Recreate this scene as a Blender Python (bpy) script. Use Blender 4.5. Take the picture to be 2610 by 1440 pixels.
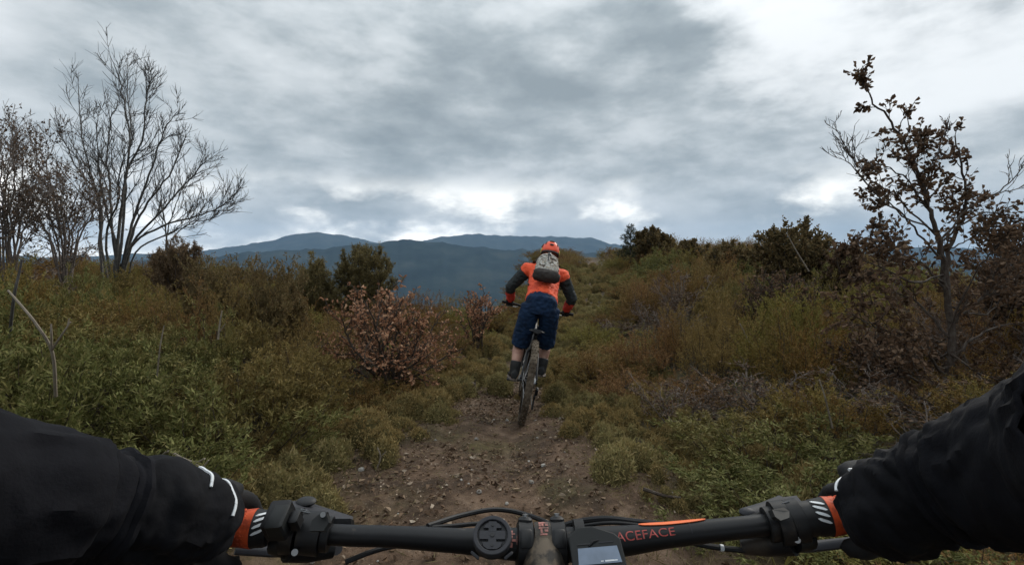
import bpy, math, random
import numpy as np
from mathutils import Vector, Matrix, noise as mnoise

for o in list(bpy.data.objects):
    bpy.data.objects.remove(o)
scene = bpy.context.scene
COL = scene.collection
R = math.radians

# ------------------------------------------------------------------ camera
CAM = Vector((0.0, 0.0, 1.30))
FPX = 1196.0                      # focal length in photograph pixels (2610 wide)
PITCH = math.atan(60.0 / FPX)     # looking slightly down
cam_d = bpy.data.cameras.new('camera')
cam_d.sensor_width = 36.0
cam_d.lens = 36.0 * FPX / 2610.0
cam_d.clip_start = 0.02
cam_d.clip_end = 60000.0
cam = bpy.data.objects.new('camera', cam_d)
cam.location = CAM
cam.rotation_euler = (R(90) - PITCH, 0, 0)
COL.objects.link(cam)
scene.camera = cam

# ------------------------------------------------------------------ sky
SKY_X, SKY_Y = 33.1, 15.5           # where in the cloud field the ridge lies
BAND_X, BAND_Y = 6.3, 13.2
SUN_AZ, SUN_EL = R(41), R(32)     # veiled sun, ahead and to the right
sun_dir = Vector((math.sin(SUN_AZ) * math.cos(SUN_EL), math.cos(SUN_AZ) * math.cos(SUN_EL), math.sin(SUN_EL)))


class NT:
    """tiny helper to write node trees"""
    def __init__(self, tree):
        self.t = tree
        self.n = tree.nodes
        self.l = tree.links

    def put(self, sock, v):
        if hasattr(v, 'is_output'):
            self.l.new(v, sock)
        elif v is not None:
            sock.default_value = v

    def math(self, op, a, b=None, c=None, clamp=False):
        n = self.n.new('ShaderNodeMath')
        n.operation = op
        n.use_clamp = clamp
        for i, v in enumerate((a, b, c)):
            if v is not None:
                self.put(n.inputs[i], v)
        return n.outputs[0]

    def vmath(self, op, a, b=None):
        n = self.n.new('ShaderNodeVectorMath')
        n.operation = op
        self.put(n.inputs[0], a)
        if b is not None:
            if op == 'SCALE':
                self.put(n.inputs['Scale'], b)
            else:
                self.put(n.inputs[1], b)
        return n.outputs['Value'] if op in ('DOT_PRODUCT', 'LENGTH') else n.outputs['Vector']

    def noise(self, vec, scale=1.0, detail=6.0, rough=0.5, dist=0.0):
        n = self.n.new('ShaderNodeTexNoise')
        if vec is not None:
            self.l.new(vec, n.inputs['Vector'])
        n.inputs['Scale'].default_value = scale
        n.inputs['Detail'].default_value = detail
        n.inputs['Roughness'].default_value = rough
        n.inputs['Distortion'].default_value = dist
        return n.outputs['Fac']

    def ss(self, v, a, b, lo=0.0, hi=1.0):
        n = self.n.new('ShaderNodeMapRange')
        n.interpolation_type = 'SMOOTHSTEP'
        self.put(n.inputs['Value'], v)
        n.inputs['From Min'].default_value = a
        n.inputs['From Max'].default_value = b
        n.inputs['To Min'].default_value = lo
        n.inputs['To Max'].default_value = hi
        return n.outputs['Result']

    def ramp(self, fac, stops, interp='LINEAR'):
        n = self.n.new('ShaderNodeValToRGB')
        n.color_ramp.interpolation = interp
        e = n.color_ramp.elements
        e[0].position, e[0].color = stops[0][0], (*stops[0][1], 1)
        e[1].position, e[1].color = stops[-1][0], (*stops[-1][1], 1)
        for p, c in stops[1:-1]:
            k = e.new(p)
            k.color = (*c, 1)
        self.put(n.inputs['Fac'], fac)
        return n.outputs['Color']

    def mix(self, fac, a, b, blend='MIX'):
        n = self.n.new('ShaderNodeMix')
        n.data_type = 'RGBA'
        n.blend_type = blend
        self.put(n.inputs['Factor'], fac)
        for s, v in ((n.inputs[6], a), (n.inputs[7], b)):
            if isinstance(v, tuple):
                s.default_value = (*v[:3], 1)
            else:
                self.put(s, v)
        return n.outputs[2]


world = bpy.data.worlds.new('World')
scene.world = world
world.use_nodes = True
w = NT(world.node_tree)
w.n.clear()
w_out = w.n.new('ShaderNodeOutputWorld')
bg = w.n.new('ShaderNodeBackground')
tc = w.n.new('ShaderNodeTexCoord')
D = tc.outputs['Generated']
sep = w.n.new('ShaderNodeSeparateXYZ')
w.l.new(D, sep.inputs[0])
dx, dy, dz = sep.outputs
zpos = w.math('MAXIMUM', dz, 0.0)
# the cloud deck is a flat layer overhead: project the view direction on it
den = w.math('ADD', zpos, 0.42)
comb = w.n.new('ShaderNodeCombineXYZ')
w.l.new(w.math('DIVIDE', dx, den), comb.inputs[0])
w.l.new(w.math('DIVIDE', dy, den), comb.inputs[1])
w.l.new(w.math('MULTIPLY', dz, 1.5), comb.inputs[2])
deck = comb.outputs[0]
deck_o = w.vmath('ADD', deck, (SKY_X, SKY_Y, 0.0))
puff_v = w.vmath('ADD', w.vmath('MULTIPLY', D, (1.0, 1.0, 2.3)), (SKY_Y, SKY_X, 3.1))
n_big = w.noise(puff_v, 1.6, 2.0, 0.45, 0.0)
n_mid = w.noise(puff_v, 4.2, 9.0, 0.55, 0.0)
n_fine = w.noise(puff_v, 9.0, 6.0, 0.60, 0.1)
cl = w.math('ADD', w.math('MULTIPLY', n_big, 0.36), w.math('ADD', w.math('MULTIPLY', n_mid, 0.50), w.math('MULTIPLY', n_fine, 0.14)))
cloud = w.ramp(cl, [(0.40, (0.225, 0.262, 0.285)), (0.46, (0.295, 0.333, 0.356)), (0.495, (0.36, 0.398, 0.42)), (0.53, (0.44, 0.475, 0.495)), (0.61, (0.57, 0.60, 0.62))])
# thinner cloud towards the veiled sun
sd = w.vmath('DOT_PRODUCT', D, tuple(sun_dir))
glow = w.math('ADD', w.ss(sd, 0.905, 0.99, 0.0, 1.0), w.math('MULTIPLY', w.math('SUBTRACT', cl, 0.50), 4.0))
glow = w.math('MULTIPLY', w.ss(glow, 0.12, 0.92), w.ss(sd, 0.85, 0.945))
cloud = w.mix(glow, cloud, (0.70, 0.725, 0.74))
# an overcast sky is brighter overhead than low down
lift = w.ss(dz, 0.30, 1.0, 1.0, 2.1)
cloud = w.vmath('SCALE', cloud, lift)
# broken bright cloud low over the horizon, all the way round
strip = w.vmath('MULTIPLY', D, (1.0, 1.0, 2.0))
s_o = w.vmath('ADD', strip, (BAND_X, BAND_Y, 0.9))
ns = w.noise(s_o, 6.0, 7.0, 0.56, 0.12)
ns2 = w.noise(s_o, 1.7, 1.0, 0.5, 0.0)
bsum = w.math('ADD', w.math('MULTIPLY', ns, 0.80), w.math('MULTIPLY', ns2, 0.60))
band = w.math('MULTIPLY', w.ss(dz, 0.18, 0.09), w.ss(bsum, 0.63, 0.86, 0.0, 0.95))
cloud = w.mix(band, cloud, (1.45, 1.41, 1.32))
lowgrey = w.math('MULTIPLY', w.math('MULTIPLY', w.ss(dz, 0.14, 0.02), 0.45), w.math('SUBTRACT', 1.0, band))
cloud = w.mix(lowgrey, cloud, (0.36, 0.39, 0.415))
# clear sky above the deck shows faintly where the cloud is thinnest
skyt = w.n.new('ShaderNodeTexSky')
skyt.sky_type = 'NISHITA'
skyt.sun_disc = False
skyt.sun_elevation = SUN_EL
skyt.sun_rotation = SUN_AZ
clear = w.vmath('SCALE', skyt.outputs[0], 0.10)
cloud = w.mix(w.ss(cl, 0.60, 0.75, 0.0, 0.2), cloud, clear)
w.l.new(cloud, bg.inputs['Color'])
bg.inputs['Strength'].default_value = 1.0
w.l.new(bg.outputs[0], w_out.inputs['Surface'])
world.cycles.sampling_method = 'MANUAL'
world.cycles.sample_map_resolution = 512

sun_l = bpy.data.lights.new('sun', 'SUN')
sun_l.energy = 1.4
sun_l.angle = R(25)
sun_l.color = (1.0, 0.94, 0.84)
sun = bpy.data.objects.new('sun', sun_l)
sun.rotation_euler = sun_dir.to_track_quat('Z', 'Y').to_euler()
COL.objects.link(sun)

vs = scene.view_settings
vs.view_transform = 'Standard'
vs.look = 'None'
vs.exposure = 0.5
vs.gamma = 1.0
vs.use_curve_mapping = False
scene.render.engine = 'CYCLES'
cy = scene.cycles
cy.max_bounces = 5
cy.diffuse_bounces = 3
cy.glossy_bounces = 2
cy.transmission_bounces = 3
cy.volume_bounces = 0
cy.transparent_max_bounces = 4
cy.caustics_reflective = False
cy.caustics_refractive = False
cy.use_denoising = True
cy.sample_clamp_indirect = 4.0


# ------------------------------------------------------------------ helpers
FW = Vector((0, math.cos(PITCH), -math.sin(PITCH)))
UP = Vector((0, math.sin(PITCH), math.cos(PITCH)))


def at(px, py, d):
    """point seen at photograph pixel (px, py), d metres ahead"""
    return CAM + Vector((1, 0, 0)) * ((px - 1305) / FPX * d) + UP * (-(py - 720) / FPX * d) + FW * d


def tag(o, label=None, cat=None, group=None, kind=None):
    if label: o['label'] = label
    if cat: o['category'] = cat
    if group: o['group'] = group
    if kind: o['kind'] = kind
    return o


def empty(name, loc=(0, 0, 0), rot=(0, 0, 0)):
    o = bpy.data.objects.new(name, None)
    o.location = loc
    o.rotation_euler = rot
    o.empty_display_size = 0.1
    COL.objects.link(o)
    return o


def link_mesh(name, me, mats, parent=None, smooth=True):
    for m in mats:
        me.materials.append(m)
    if smooth:
        me.polygons.foreach_set('use_smooth', [True] * len(me.polygons))
    o = bpy.data.objects.new(name, me)
    COL.objects.link(o)
    if parent is not None:
        o.parent = parent
    return o


class MB:
    """collects geometry for ONE mesh object"""
    def __init__(self, off=(0, 0, 0)):
        self.v, self.f, self.m = [], [], []
        self.off = Vector(off)
        self.cur = 0

    def add(self, verts, faces, mi=None):
        b = len(self.v)
        o = self.off
        self.v.extend((p[0] - o[0], p[1] - o[1], p[2] - o[2]) for p in verts)
        self.f.extend(tuple(i + b for i in f) for f in faces)
        self.m.extend([self.cur if mi is None else mi] * len(faces))

    def tube(self, pts, rad, n=8, cap=True, flat=None, up=None, mi=None):
        """swept tube; rad: number, list, or list of (rx, ry)"""
        pts = [Vector(p) for p in pts]
        k = len(pts)
        if not isinstance(rad, (list, tuple)):
            rad = [rad] * k
        vs_, fs = [], []
        t0 = (pts[1] - pts[0]).normalized()
        ref = Vector(up) if up else (Vector((0, 0, 1)) if abs(t0.z) < 0.9 else Vector((0, 1, 0)))
        sx = t0.cross(ref).normalized()
        for i in range(k):
            t = (pts[min(i + 1, k - 1)] - pts[max(i - 1, 0)])
            if t.length < 1e-9:
                t = t0
            t = t.normalized()
            sx = (sx - t * sx.dot(t)).normalized()
            sy = sx.cross(t)
            r = rad[i]
            rx, ry = r if isinstance(r, (tuple, list)) else (r, r)
            for j in range(n):
                a = 2 * math.pi * j / n
                vs_.append(pts[i] + sx * (math.cos(a) * rx) + sy * (math.sin(a) * ry))
        for i in range(k - 1):
            for j in range(n):
                a, b = i * n + j, i * n + (j + 1) % n
                fs.append((a, b, b + n, a + n))
        if cap:
            fs.append(tuple(range(n - 1, -1, -1)))
            fs.append(tuple((k - 1) * n + j for j in range(n)))
        self.add(vs_, fs, mi)
        return self

    def box(self, c, s, rot=None, bev=0.0, mi=None):
        """box centred c, full size s, optional Matrix rotation, chamfered in the long silhouette"""
        c = Vector(c)
        hx, hy, hz = s[0] / 2, s[1] / 2, s[2] / 2
        if bev <= 0:
            p = [(-hx, -hy, -hz), (hx, -hy, -hz), (hx, hy, -hz), (-hx, hy, -hz), (-hx, -hy, hz), (hx, -hy, hz), (hx, hy, hz), (-hx, hy, hz)]
            f = [(0, 3, 2, 1), (4, 5, 6, 7), (0, 1, 5, 4), (1, 2, 6, 5), (2, 3, 7, 6), (3, 0, 4, 7)]
        else:
            b = min(bev, hx * .9, hy * .9, hz * .9)
            p, f = [], []
            rings = []
            for (z, ins) in ((-hz, b), (-hz + b, 0), (hz - b, 0), (hz, b)):
                x, y = hx - ins, hy - ins
                q = [(-x + b, -y), (x - b, -y), (x, -y + b), (x, y - b), (x - b, y), (-x + b, y), (-x, y - b), (-x, -y + b)]
                rings.append(len(p))
                p += [(u, v_, z) for u, v_ in q]
            for i in range(3):
                for j in range(8):
                    a, d = rings[i] + j, rings[i] + (j + 1) % 8
                    f.append((a, d, d + 8, a + 8))
            f.append(tuple(range(7, -1, -1)))
            f.append(tuple(24 + j for j in range(8)))
        M = rot if rot is not None else Matrix.Identity(3)
        self.add([c + M @ Vector(q) for q in p], f, mi)
        return self

    def ball(self, c, r, n=12, m=8, rot=None, mi=None):
        c = Vector(c)
        if not isinstance(r, (tuple, list)):
            r = (r, r, r)
        M = rot if rot is not None else Matrix.Identity(3)
        p, f = [], []
        for i in range(m + 1):
            th = math.pi * i / m
            for j in range(n):
                ph = 2 * math.pi * j / n
                p.append(c + M @ Vector((r[0] * math.sin(th) * math.cos(ph), r[1] * math.sin(th) * math.sin(ph), r[2] * math.cos(th))))
        for i in range(m):
            for j in range(n):
                a, b = i * n + j, i * n + (j + 1) % n
                if i == 0:
                    f.append((a, a + n, b + n))
                elif i == m - 1:
                    f.append((a, a + n, b))
                else:
                    f.append((a, a + n, b + n, b))
        self.add(p, f, mi)
        return self

    def prism(self, outline, depth, M, c=(0, 0, 0), mi=None):
        """flat outline (x, y) extruded by depth along local z, placed by 3x3 M and c"""
        c = Vector(c)
        n = len(outline)
        p = [c + M @ Vector((x, y, 0)) for x, y in outline] + [c + M @ Vector((x, y, depth)) for x, y in outline]
        f = [tuple(range(n - 1, -1, -1)), tuple(range(n, 2 * n))] + [(i, (i + 1) % n, n + (i + 1) % n, n + i) for i in range(n)]
        self.add(p, f, mi)
        return self

    def mesh(self, name):
        me = bpy.data.meshes.new(name)
        me.from_pydata(self.v, [], self.f)
        if any(self.m):
            me.polygons.foreach_set('material_index', self.m)
        me.update()
        return me

    def build(self, name, mats, parent=None, smooth=True):
        if not isinstance(mats, (list, tuple)):
            mats = [mats]
        me_ = self.mesh(name)
        o = link_mesh(name, me_, mats, parent, smooth)
        if smooth and len(me_.polygons) < 20000:
            me_.set_sharp_from_angle(angle=R(38))
        return o


def fused(name, mb, voxel, iters, mats, parent=None, matfn=None, wrinkle=None):
    """melt overlapping closed tubes into one continuous surface"""
    me = mb.mesh(name + '_src')
    tmp = bpy.data.objects.new(name + '_src', me)
    COL.objects.link(tmp)
    r = tmp.modifiers.new('r', 'REMESH')
    r.mode = 'VOXEL'
    r.voxel_size = voxel
    if iters:
        s = tmp.modifiers.new('s', 'SMOOTH')
        s.factor = 0.5
        s.iterations = iters
    dg = bpy.context.evaluated_depsgraph_get()
    dg.update()
    out = bpy.data.meshes.new_from_object(tmp.evaluated_get(dg))
    bpy.data.objects.remove(tmp)
    bpy.data.meshes.remove(me)
    out.name = name
    out.materials.clear()
    if wrinkle:
        out.update()
        nv = len(out.vertices)
        co = np.empty(nv * 3); out.vertices.foreach_get('co', co)
        no = np.empty(nv * 3); out.vertices.foreach_get('normal', no)
        co = co.reshape(-1, 3); no = no.reshape(-1, 3)
        amp, sc = wrinkle
        for i in range(nv):
            p = Vector(co[i])
            d = mnoise.noise(Vector((p.x * sc, p.y * sc, p.z * sc * 1.7))) + 0.5 * mnoise.noise(p * sc * 2.3)
            d = 1.0 - abs(d) * 2.2 if sc < 30 else d
            co[i] += no[i] * amp * d
        out.vertices.foreach_set('co', co.ravel())
        out.update()
    if matfn:
        nf = len(out.polygons)
        c = np.empty(nf * 3)
        out.polygons.foreach_get('center', c)
        c = c.reshape(-1, 3)
        out.polygons.foreach_set('material_index', [matfn(Vector(p)) for p in c])
    return link_mesh(name, out, mats, parent)


def copy_tree(o, parent=None):
    c = o.copy()
    COL.objects.link(c)
    c.parent = parent
    for ch in o.children:
        copy_tree(ch, c)
    return c


def smooth_path(pts, per=6):
    """Catmull-Rom through the points"""
    P = [Vector(p) for p in pts]
    P = [P[0] * 2 - P[1]] + P + [P[-1] * 2 - P[-2]]
    out = []
    for i in range(1, len(P) - 2):
        for k in range(per):
            t = k / per
            a, b, c, d = P[i - 1], P[i], P[i + 1], P[i + 2]
            out.append(0.5 * ((2 * b) + (c - a) * t + (2 * a - 5 * b + 4 * c - d) * t * t + (3 * b - a - 3 * c + d) * t ** 3))
    out.append(P[-2])
    return out


def lerp_list(vals, n):
    x = np.linspace(0, len(vals) - 1, n)
    return list(np.interp(x, range(len(vals)), vals))


# ------------------------------------------------------------------ materials
def principled(name, col, rough=0.6, metal=0.0, spec=0.5, bump=None, var=None, coat=0.0):
    """col base colour; var=(colour2, scale, lo, hi) noise mix; bump=(scale, strength, dist)"""
    m = bpy.data.materials.new(name)
    m.use_nodes = True
    t = NT(m.node_tree)
    b = t.n['Principled BSDF']
    tcn = t.n.new('ShaderNodeTexCoord')
    ob = tcn.outputs['Object']
    c = (*col, 1)
    if var:
        f = t.ss(t.noise(ob, var[1], 6, 0.6, 0.3), var[2], var[3])
        c = t.mix(f, tuple(col), tuple(var[0]))
    t.put(b.inputs['Base Color'], c)
    b.inputs['Roughness'].default_value = rough
    b.inputs['Metallic'].default_value = metal
    b.inputs['Specular IOR Level'].default_value = spec
    b.inputs['Coat Weight'].default_value = coat
    if bump:
        bn = t.n.new('ShaderNodeBump')
        bn.inputs['Strength'].default_value = bump[1]
        bn.inputs['Distance'].default_value = bump[2]
        t.l.new(t.noise(ob, bump[0], 5, 0.6), bn.inputs['Height'])
        t.l.new(bn.outputs[0], b.inputs['Normal'])
    return m


def leaf_mat(name, stops, patch=None, patch_scale=0.45, trans=0.2, rough=0.75, spec=0.15, objvar=0.25):
    """every leaf (mesh island) draws its colour from the ramp; patch shifts whole areas"""
    m = bpy.data.materials.new(name)
    m.use_nodes = True
    t = NT(m.node_tree)
    b = t.n['Principled BSDF']
    out = t.n['Material Output']
    g = t.n.new('ShaderNodeNewGeometry')
    oi = t.n.new('ShaderNodeObjectInfo')
    k = len(stops)
    c = t.ramp(g.outputs['Random Per Island'], [(i / (k - 1), s) for i, s in enumerate(stops)])
    if patch:
        k2 = len(patch)
        c2 = t.ramp(g.outputs['Random Per Island'], [(i / max(1, k2 - 1), s) for i, s in enumerate(patch)])
        f = t.noise(g.outputs['Position'], patch_scale, 3, 0.5)
        f = t.math('ADD', f, t.math('MULTIPLY', t.math('SUBTRACT', oi.outputs['Random'], 0.5), 0.25))
        c = t.mix(t.ss(f, 0.42, 0.60), c, c2)
    hs = t.n.new('ShaderNodeHueSaturation')
    t.put(hs.inputs['Value'], t.math('ADD', 1.0 - objvar / 2, t.math('MULTIPLY', oi.outputs['Random'], objvar)))
    t.l.new(c, hs.inputs['Color'])
    c = hs.outputs['Color']
    t.l.new(c, b.inputs['Base Color'])
    b.inputs['Roughness'].default_value = rough
    b.inputs['Specular IOR Level'].default_value = spec
    if trans > 0:
        tr = t.n.new('ShaderNodeBsdfTranslucent')
        t.l.new(c, tr.inputs['Color'])
        ms = t.n.new('ShaderNodeMixShader')
        ms.inputs[0].default_value = trans
        t.l.new(b.outputs[0], ms.inputs[1])
        t.l.new(tr.outputs[0], ms.inputs[2])
        t.l.new(ms.outputs[0], out.inputs['Surface'])
    return m


M = {}
M['bark'] = principled('bark', (0.045, 0.038, 0.032), 0.9, var=((0.085, 0.075, 0.062), 18, .45, .65), bump=(60, .6, .01))
M['bark_dark'] = principled('bark_dark', (0.055, 0.050, 0.046), 0.9, var=((0.10, 0.092, 0.082), 14, .45, .65))
M['bark_pale'] = principled('bark_pale', (0.12, 0.095, 0.08), 0.9, var=((0.18, 0.145, 0.12), 20, .45, .65))
M['bark_brown'] = principled('bark_brown', (0.040, 0.026, 0.018), 0.9, var=((0.07, 0.055, 0.042), 25, .45, .65), bump=(70, .6, .008))
M['dead_wood'] = principled('dead_wood', (0.20, 0.165, 0.125), 0.85, var=((0.10, 0.08, 0.06), 22, .45, .7))
M['heath'] = leaf_mat('heath', [(0.062, 0.040, 0.013), (0.151, 0.094, 0.029), (0.230, 0.142, 0.045), (0.181, 0.084, 0.029)],
                      patch=[(0.074, 0.064, 0.015), (0.162, 0.142, 0.037), (0.239, 0.199, 0.057), (0.133, 0.122, 0.031)], patch_scale=.55)
M['heath_brown'] = leaf_mat('heath_brown', [(0.067, 0.038, 0.018), (0.173, 0.091, 0.036), (0.264, 0.140, 0.055), (0.205, 0.118, 0.048)],
                            patch=[(0.102, 0.074, 0.026), (0.193, 0.134, 0.045), (0.231, 0.155, 0.059)], patch_scale=.5)
M['broom'] = leaf_mat('broom', [(0.054, 0.055, 0.015), (0.115, 0.121, 0.036), (0.174, 0.169, 0.056), (0.204, 0.179, 0.071)],
                      patch=[(0.081, 0.060, 0.021), (0.164, 0.121, 0.040), (0.208, 0.148, 0.053)], patch_scale=.7)
M['moss'] = leaf_mat('moss', [(0.124, 0.088, 0.034), (0.251, 0.177, 0.068), (0.334, 0.238, 0.100), (0.220, 0.177, 0.068)],
                     patch=[(0.130, 0.118, 0.047), (0.240, 0.205, 0.084), (0.297, 0.227, 0.110)], patch_scale=1.3)
M['dead_leaf'] = leaf_mat('dead_leaf', [(0.153, 0.074, 0.039), (0.306, 0.147, 0.085), (0.476, 0.263, 0.158), (0.205, 0.093, 0.050), (0.646, 0.402, 0.249)], trans=.3)
M['oak_leaf'] = leaf_mat('oak_leaf', [(.050, .030, .018), (.105, .064, .038), (.160, .100, .062), (.075, .043, .026), (.23, .155, .10)], trans=.25)
M['dark_leaf'] = leaf_mat('dark_leaf', [(0.069, 0.054, 0.026), (0.129, 0.098, 0.044), (0.195, 0.141, 0.065), (0.144, 0.093, 0.044)], trans=.25)
M['olive'] = leaf_mat('olive', [(0.088, 0.069, 0.030), (0.163, 0.131, 0.056), (0.213, 0.169, 0.075), (0.125, 0.106, 0.044)], trans=.3)
M['tawny'] = leaf_mat('tawny', [(.08, .052, .03), (.15, .10, .058), (.20, .138, .08), (.11, .075, .04)], trans=.3)
M['pine'] = leaf_mat('pine', [(.022, .026, .014), (.044, .050, .026), (.066, .066, .034)], trans=.15)
M['litter'] = leaf_mat('litter', [(.05, .031, .019), (.10, .06, .036), (.16, .105, .066), (.075, .046, .027), (.25, .18, .12), (.13, .078, .045), (.42, .34, .26)], trans=.1, objvar=0)
M['dry_grass'] = leaf_mat('dry_grass', [(.08, .062, .026), (.16, .125, .055), (.24, .19, .10), (.085, .085, .034)], trans=.3, objvar=0)
M['stone'] = principled('stone', (0.16, 0.14, 0.12), 0.85, var=((0.30, 0.28, 0.25), 9, .4, .6), bump=(40, .5, .01))


# ------------------------------------------------------------------ ground
T_Y = np.array([-60, -3, 0, 2.6, 4, 5.3, 7, 9, 12, 18, 24, 30, 38, 60])
T_X = np.array([-2, -.2, -.2, -.20, -.16, -.02, .16, .6, 1.6, 3.1, 4.3, 5.1, 6.5, 10])
T_W = np.array([1, 1.1, 1.18, 1.16, .82, .66, .55, .45, .42, .42, .42, .42, .42, .4])
T_Z = np.array([.6, .05, 0, 0, -.08, -.22, -.30, -.27, -.10, .45, .98, 1.45, 1.3, -4])


def sstep(a, b, x):
    t = np.clip((x - a) / (b - a), 0, 1)
    return t * t * (3 - 2 * t)


_rng = np.random.default_rng(7)
_PERM = _rng.random((64, 64))


def vnoise(x, y):
    """periodic value noise, vectorised"""
    xi, yi = np.floor(x).astype(int), np.floor(y).astype(int)
    fx, fy = x - xi, y - yi
    fx, fy = fx * fx * (3 - 2 * fx), fy * fy * (3 - 2 * fy)
    g = lambda a, b: _PERM[a % 64, b % 64]
    return (g(xi, yi) * (1 - fx) + g(xi + 1, yi) * fx) * (1 - fy) + (g(xi, yi + 1) * (1 - fx) + g(xi + 1, yi + 1) * fx) * fy - .5


def fbm(x, y, o=4):
    s, a = 0, 1.0
    for i in range(o):
        s = s + a * vnoise(x * 2 ** i + 11.3 * i, y * 2 ** i - 7.1 * i)
        a *= .5
    return s


def ground_z(x, y):
    x = np.asarray(x, float)
    y = np.asarray(y, float)
    xc, hw, zc = np.interp(y, T_Y, T_X), np.interp(y, T_Y, T_W), np.interp(y, T_Y, T_Z)
    u = x - xc
    a = np.abs(u) - hw
    left = u < 0
    bl = np.interp(y, [-5, 3, 6, 9, 14, 30], [.42, .42, .42, .30, .22, .1])
    br = np.interp(y, [-5, 3, 6, 10, 20, 30], [.06, .08, .22, .42, .30, .1])
    z = zc + np.where(left, bl * sstep(-.1, 2.6, a), br * sstep(-.1, 2.6, a))
    # left of the ridge the hillside drops away
    yed = np.interp(-x, [-6, -2, 0, 2, 4.5, 7, 10, 16, 30], [60, 30, 9.5, 8.6, 9.2, 12.5, 16, 18, 20])
    z = z - np.where(left, .34 * np.maximum(0, y - yed) * sstep(0, 3, y - yed), 0)
    # right flank
    xr = np.interp(y, [-5, 3, 6, 10, 20, 40], [4.0, 4.5, 6.0, 8.5, 13, 16])
    z = z - np.where(left, 0, .30 * np.maximum(0, x - xr) * sstep(0, 3, x - xr))
    r = np.hypot(x, y)
    z = z + .10 * fbm(x * .7, y * .7, 3) * sstep(-.1, 1.0, a) * np.minimum(1, r / 3)
    # tyre groove, roots and small lumps on the path
    on = 1 - sstep(-.25, .15, a)
    z = z - .055 * on * np.exp(-(u - .15 - .12 * np.sin(y * .9)) ** 2 / .035)
    z = z + .030 * fbm(x * 3.1, y * 3.1, 3) + .012 * fbm(x * 11, y * 11, 2)
    # down into the valley
    far = np.interp(r, [0, 38, 120, 600, 1500, 2600, 20000], [0, 0, -18, -150, -290, -300, -300])
    k = sstep(34, 90, r)
    z = z * (1 - k) + (far + .5 + np.minimum(60, r * .02) * fbm(x / 420, y / 420, 4)) * k
    return z


def gz(x, y):
    return float(ground_z(x, y))


NA, NR = 720, 250
rad = np.concatenate([[0.25], np.geomspace(0.35, 11500, NR - 1)])
ang = np.linspace(0, 2 * math.pi, NA, endpoint=False)
RR, AA = np.meshgrid(rad, ang, indexing='ij')
GX, GY = RR * np.sin(AA), RR * np.cos(AA)
GZ = ground_z(GX, GY)
verts = np.stack([GX, GY, GZ], -1).reshape(-1, 3)
ii, jj = np.meshgrid(np.arange(NR - 1), np.arange(NA), indexing='ij')
j2 = (jj + 1) % NA
faces = np.stack([ii * NA + jj, (ii + 1) * NA + jj, (ii + 1) * NA + j2, ii * NA + j2], -1).reshape(-1, 4)[:, ::-1]
c_i = len(verts)
verts = np.vstack([verts, [[0, 0, gz(0, 0)]]])
me = bpy.data.meshes.new('ground')
me.from_pydata(verts.tolist(), [], faces.tolist() + [(j, (j + 1) % NA, c_i) for j in range(NA)])
gm = bpy.data.materials.new('soil')
gm.use_nodes = True
t = NT(gm.node_tree)
b = t.n['Principled BSDF']
geo = t.n.new('ShaderNodeNewGeometry')
P = geo.outputs['Position']
att = t.n.new('ShaderNodeAttribute')
att.attribute_name = 'path'
soil = t.ramp(t.noise(P, 5.5, 7, .65, .4), [(.30, (.036, .023, .014)), (.45, (.078, .048, .030)), (.55, (.118, .075, .048)), (.68, (.165, .112, .076))])
soil = t.mix(t.ss(t.noise(P, 1.1, 4, .5), .50, .66), soil, t.ramp(t.noise(P, 22, 4, .6), [(.35, (.050, .040, .016)), (.65, (.125, .100, .042))]))
speck = t.ss(t.noise(P, 75, 2, .5), .66, .74)
damp = t.ss(t.noise(P, 2.3, 5, .6, .5), .44, .62)
soil = t.mix(t.math('MULTIPLY', damp, .55), soil, (.030, .020, .013))
soil = t.mix(speck, soil, (.20, .15, .11))
humus = t.ramp(t.noise(P, 9, 6, .6), [(.35, (.026, .019, .010)), (.55, (.055, .044, .020)), (.7, (.085, .066, .030))])
wood = t.ramp(t.noise(P, .012, 6, .6), [(.35, (.012, .020, .018)), (.65, (.030, .038, .028))])
dist_ = t.vmath('LENGTH', P)
humus = t.mix(t.ss(dist_, 18, 36), humus, wood)
t.l.new(t.mix(att.outputs['Fac'], humus, soil), b.inputs['Base Color'])
b.inputs['Roughness'].default_value = .9
b.inputs['Specular IOR Level'].default_value = .2
bn = t.n.new('ShaderNodeBump')
bn.inputs['Strength'].default_value = .8
bn.inputs['Distance'].default_value = .025
t.l.new(t.noise(P, 34, 6, .65), bn.inputs['Height'])
t.l.new(bn.outputs[0], b.inputs['Normal'])
ground = link_mesh('ground', me, [gm])
xc, hw = np.interp(verts[:, 1], T_Y, T_X), np.interp(verts[:, 1], T_Y, T_W)
pa = 1 - sstep(-.22, .30, np.abs(verts[:, 0] - xc) - hw + .35 * vnoise(verts[:, 0] * 2.3, verts[:, 1] * 2.3))
pa = pa * sstep(34, 26, np.hypot(verts[:, 0], verts[:, 1]))
at_ = me.attributes.new('path', 'FLOAT', 'POINT')
at_.data.foreach_set('value', pa.astype(np.float32))
tag(ground, 'brown earth trail along a heath ridge above a wide valley', 'ground', kind='structure')

# ------------------------------------------------------------------ mountains
mm = bpy.data.materials.new('mountain_forest')
mm.use_nodes = True
t = NT(mm.node_tree)
b = t.n['Principled BSDF']
geo = t.n.new('ShaderNodeNewGeometry')
t.l.new(t.ramp(t.noise(geo.outputs['Position'], .004, 8, .62), [(.36, (.009, .015, .016)), (.5, (.017, .026, .025)), (.66, (.036, .042, .036))]), b.inputs['Base Color'])
b.inputs['Roughness'].default_value = 1.0
b.inputs['Specular IOR Level'].default_value = 0.0


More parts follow.
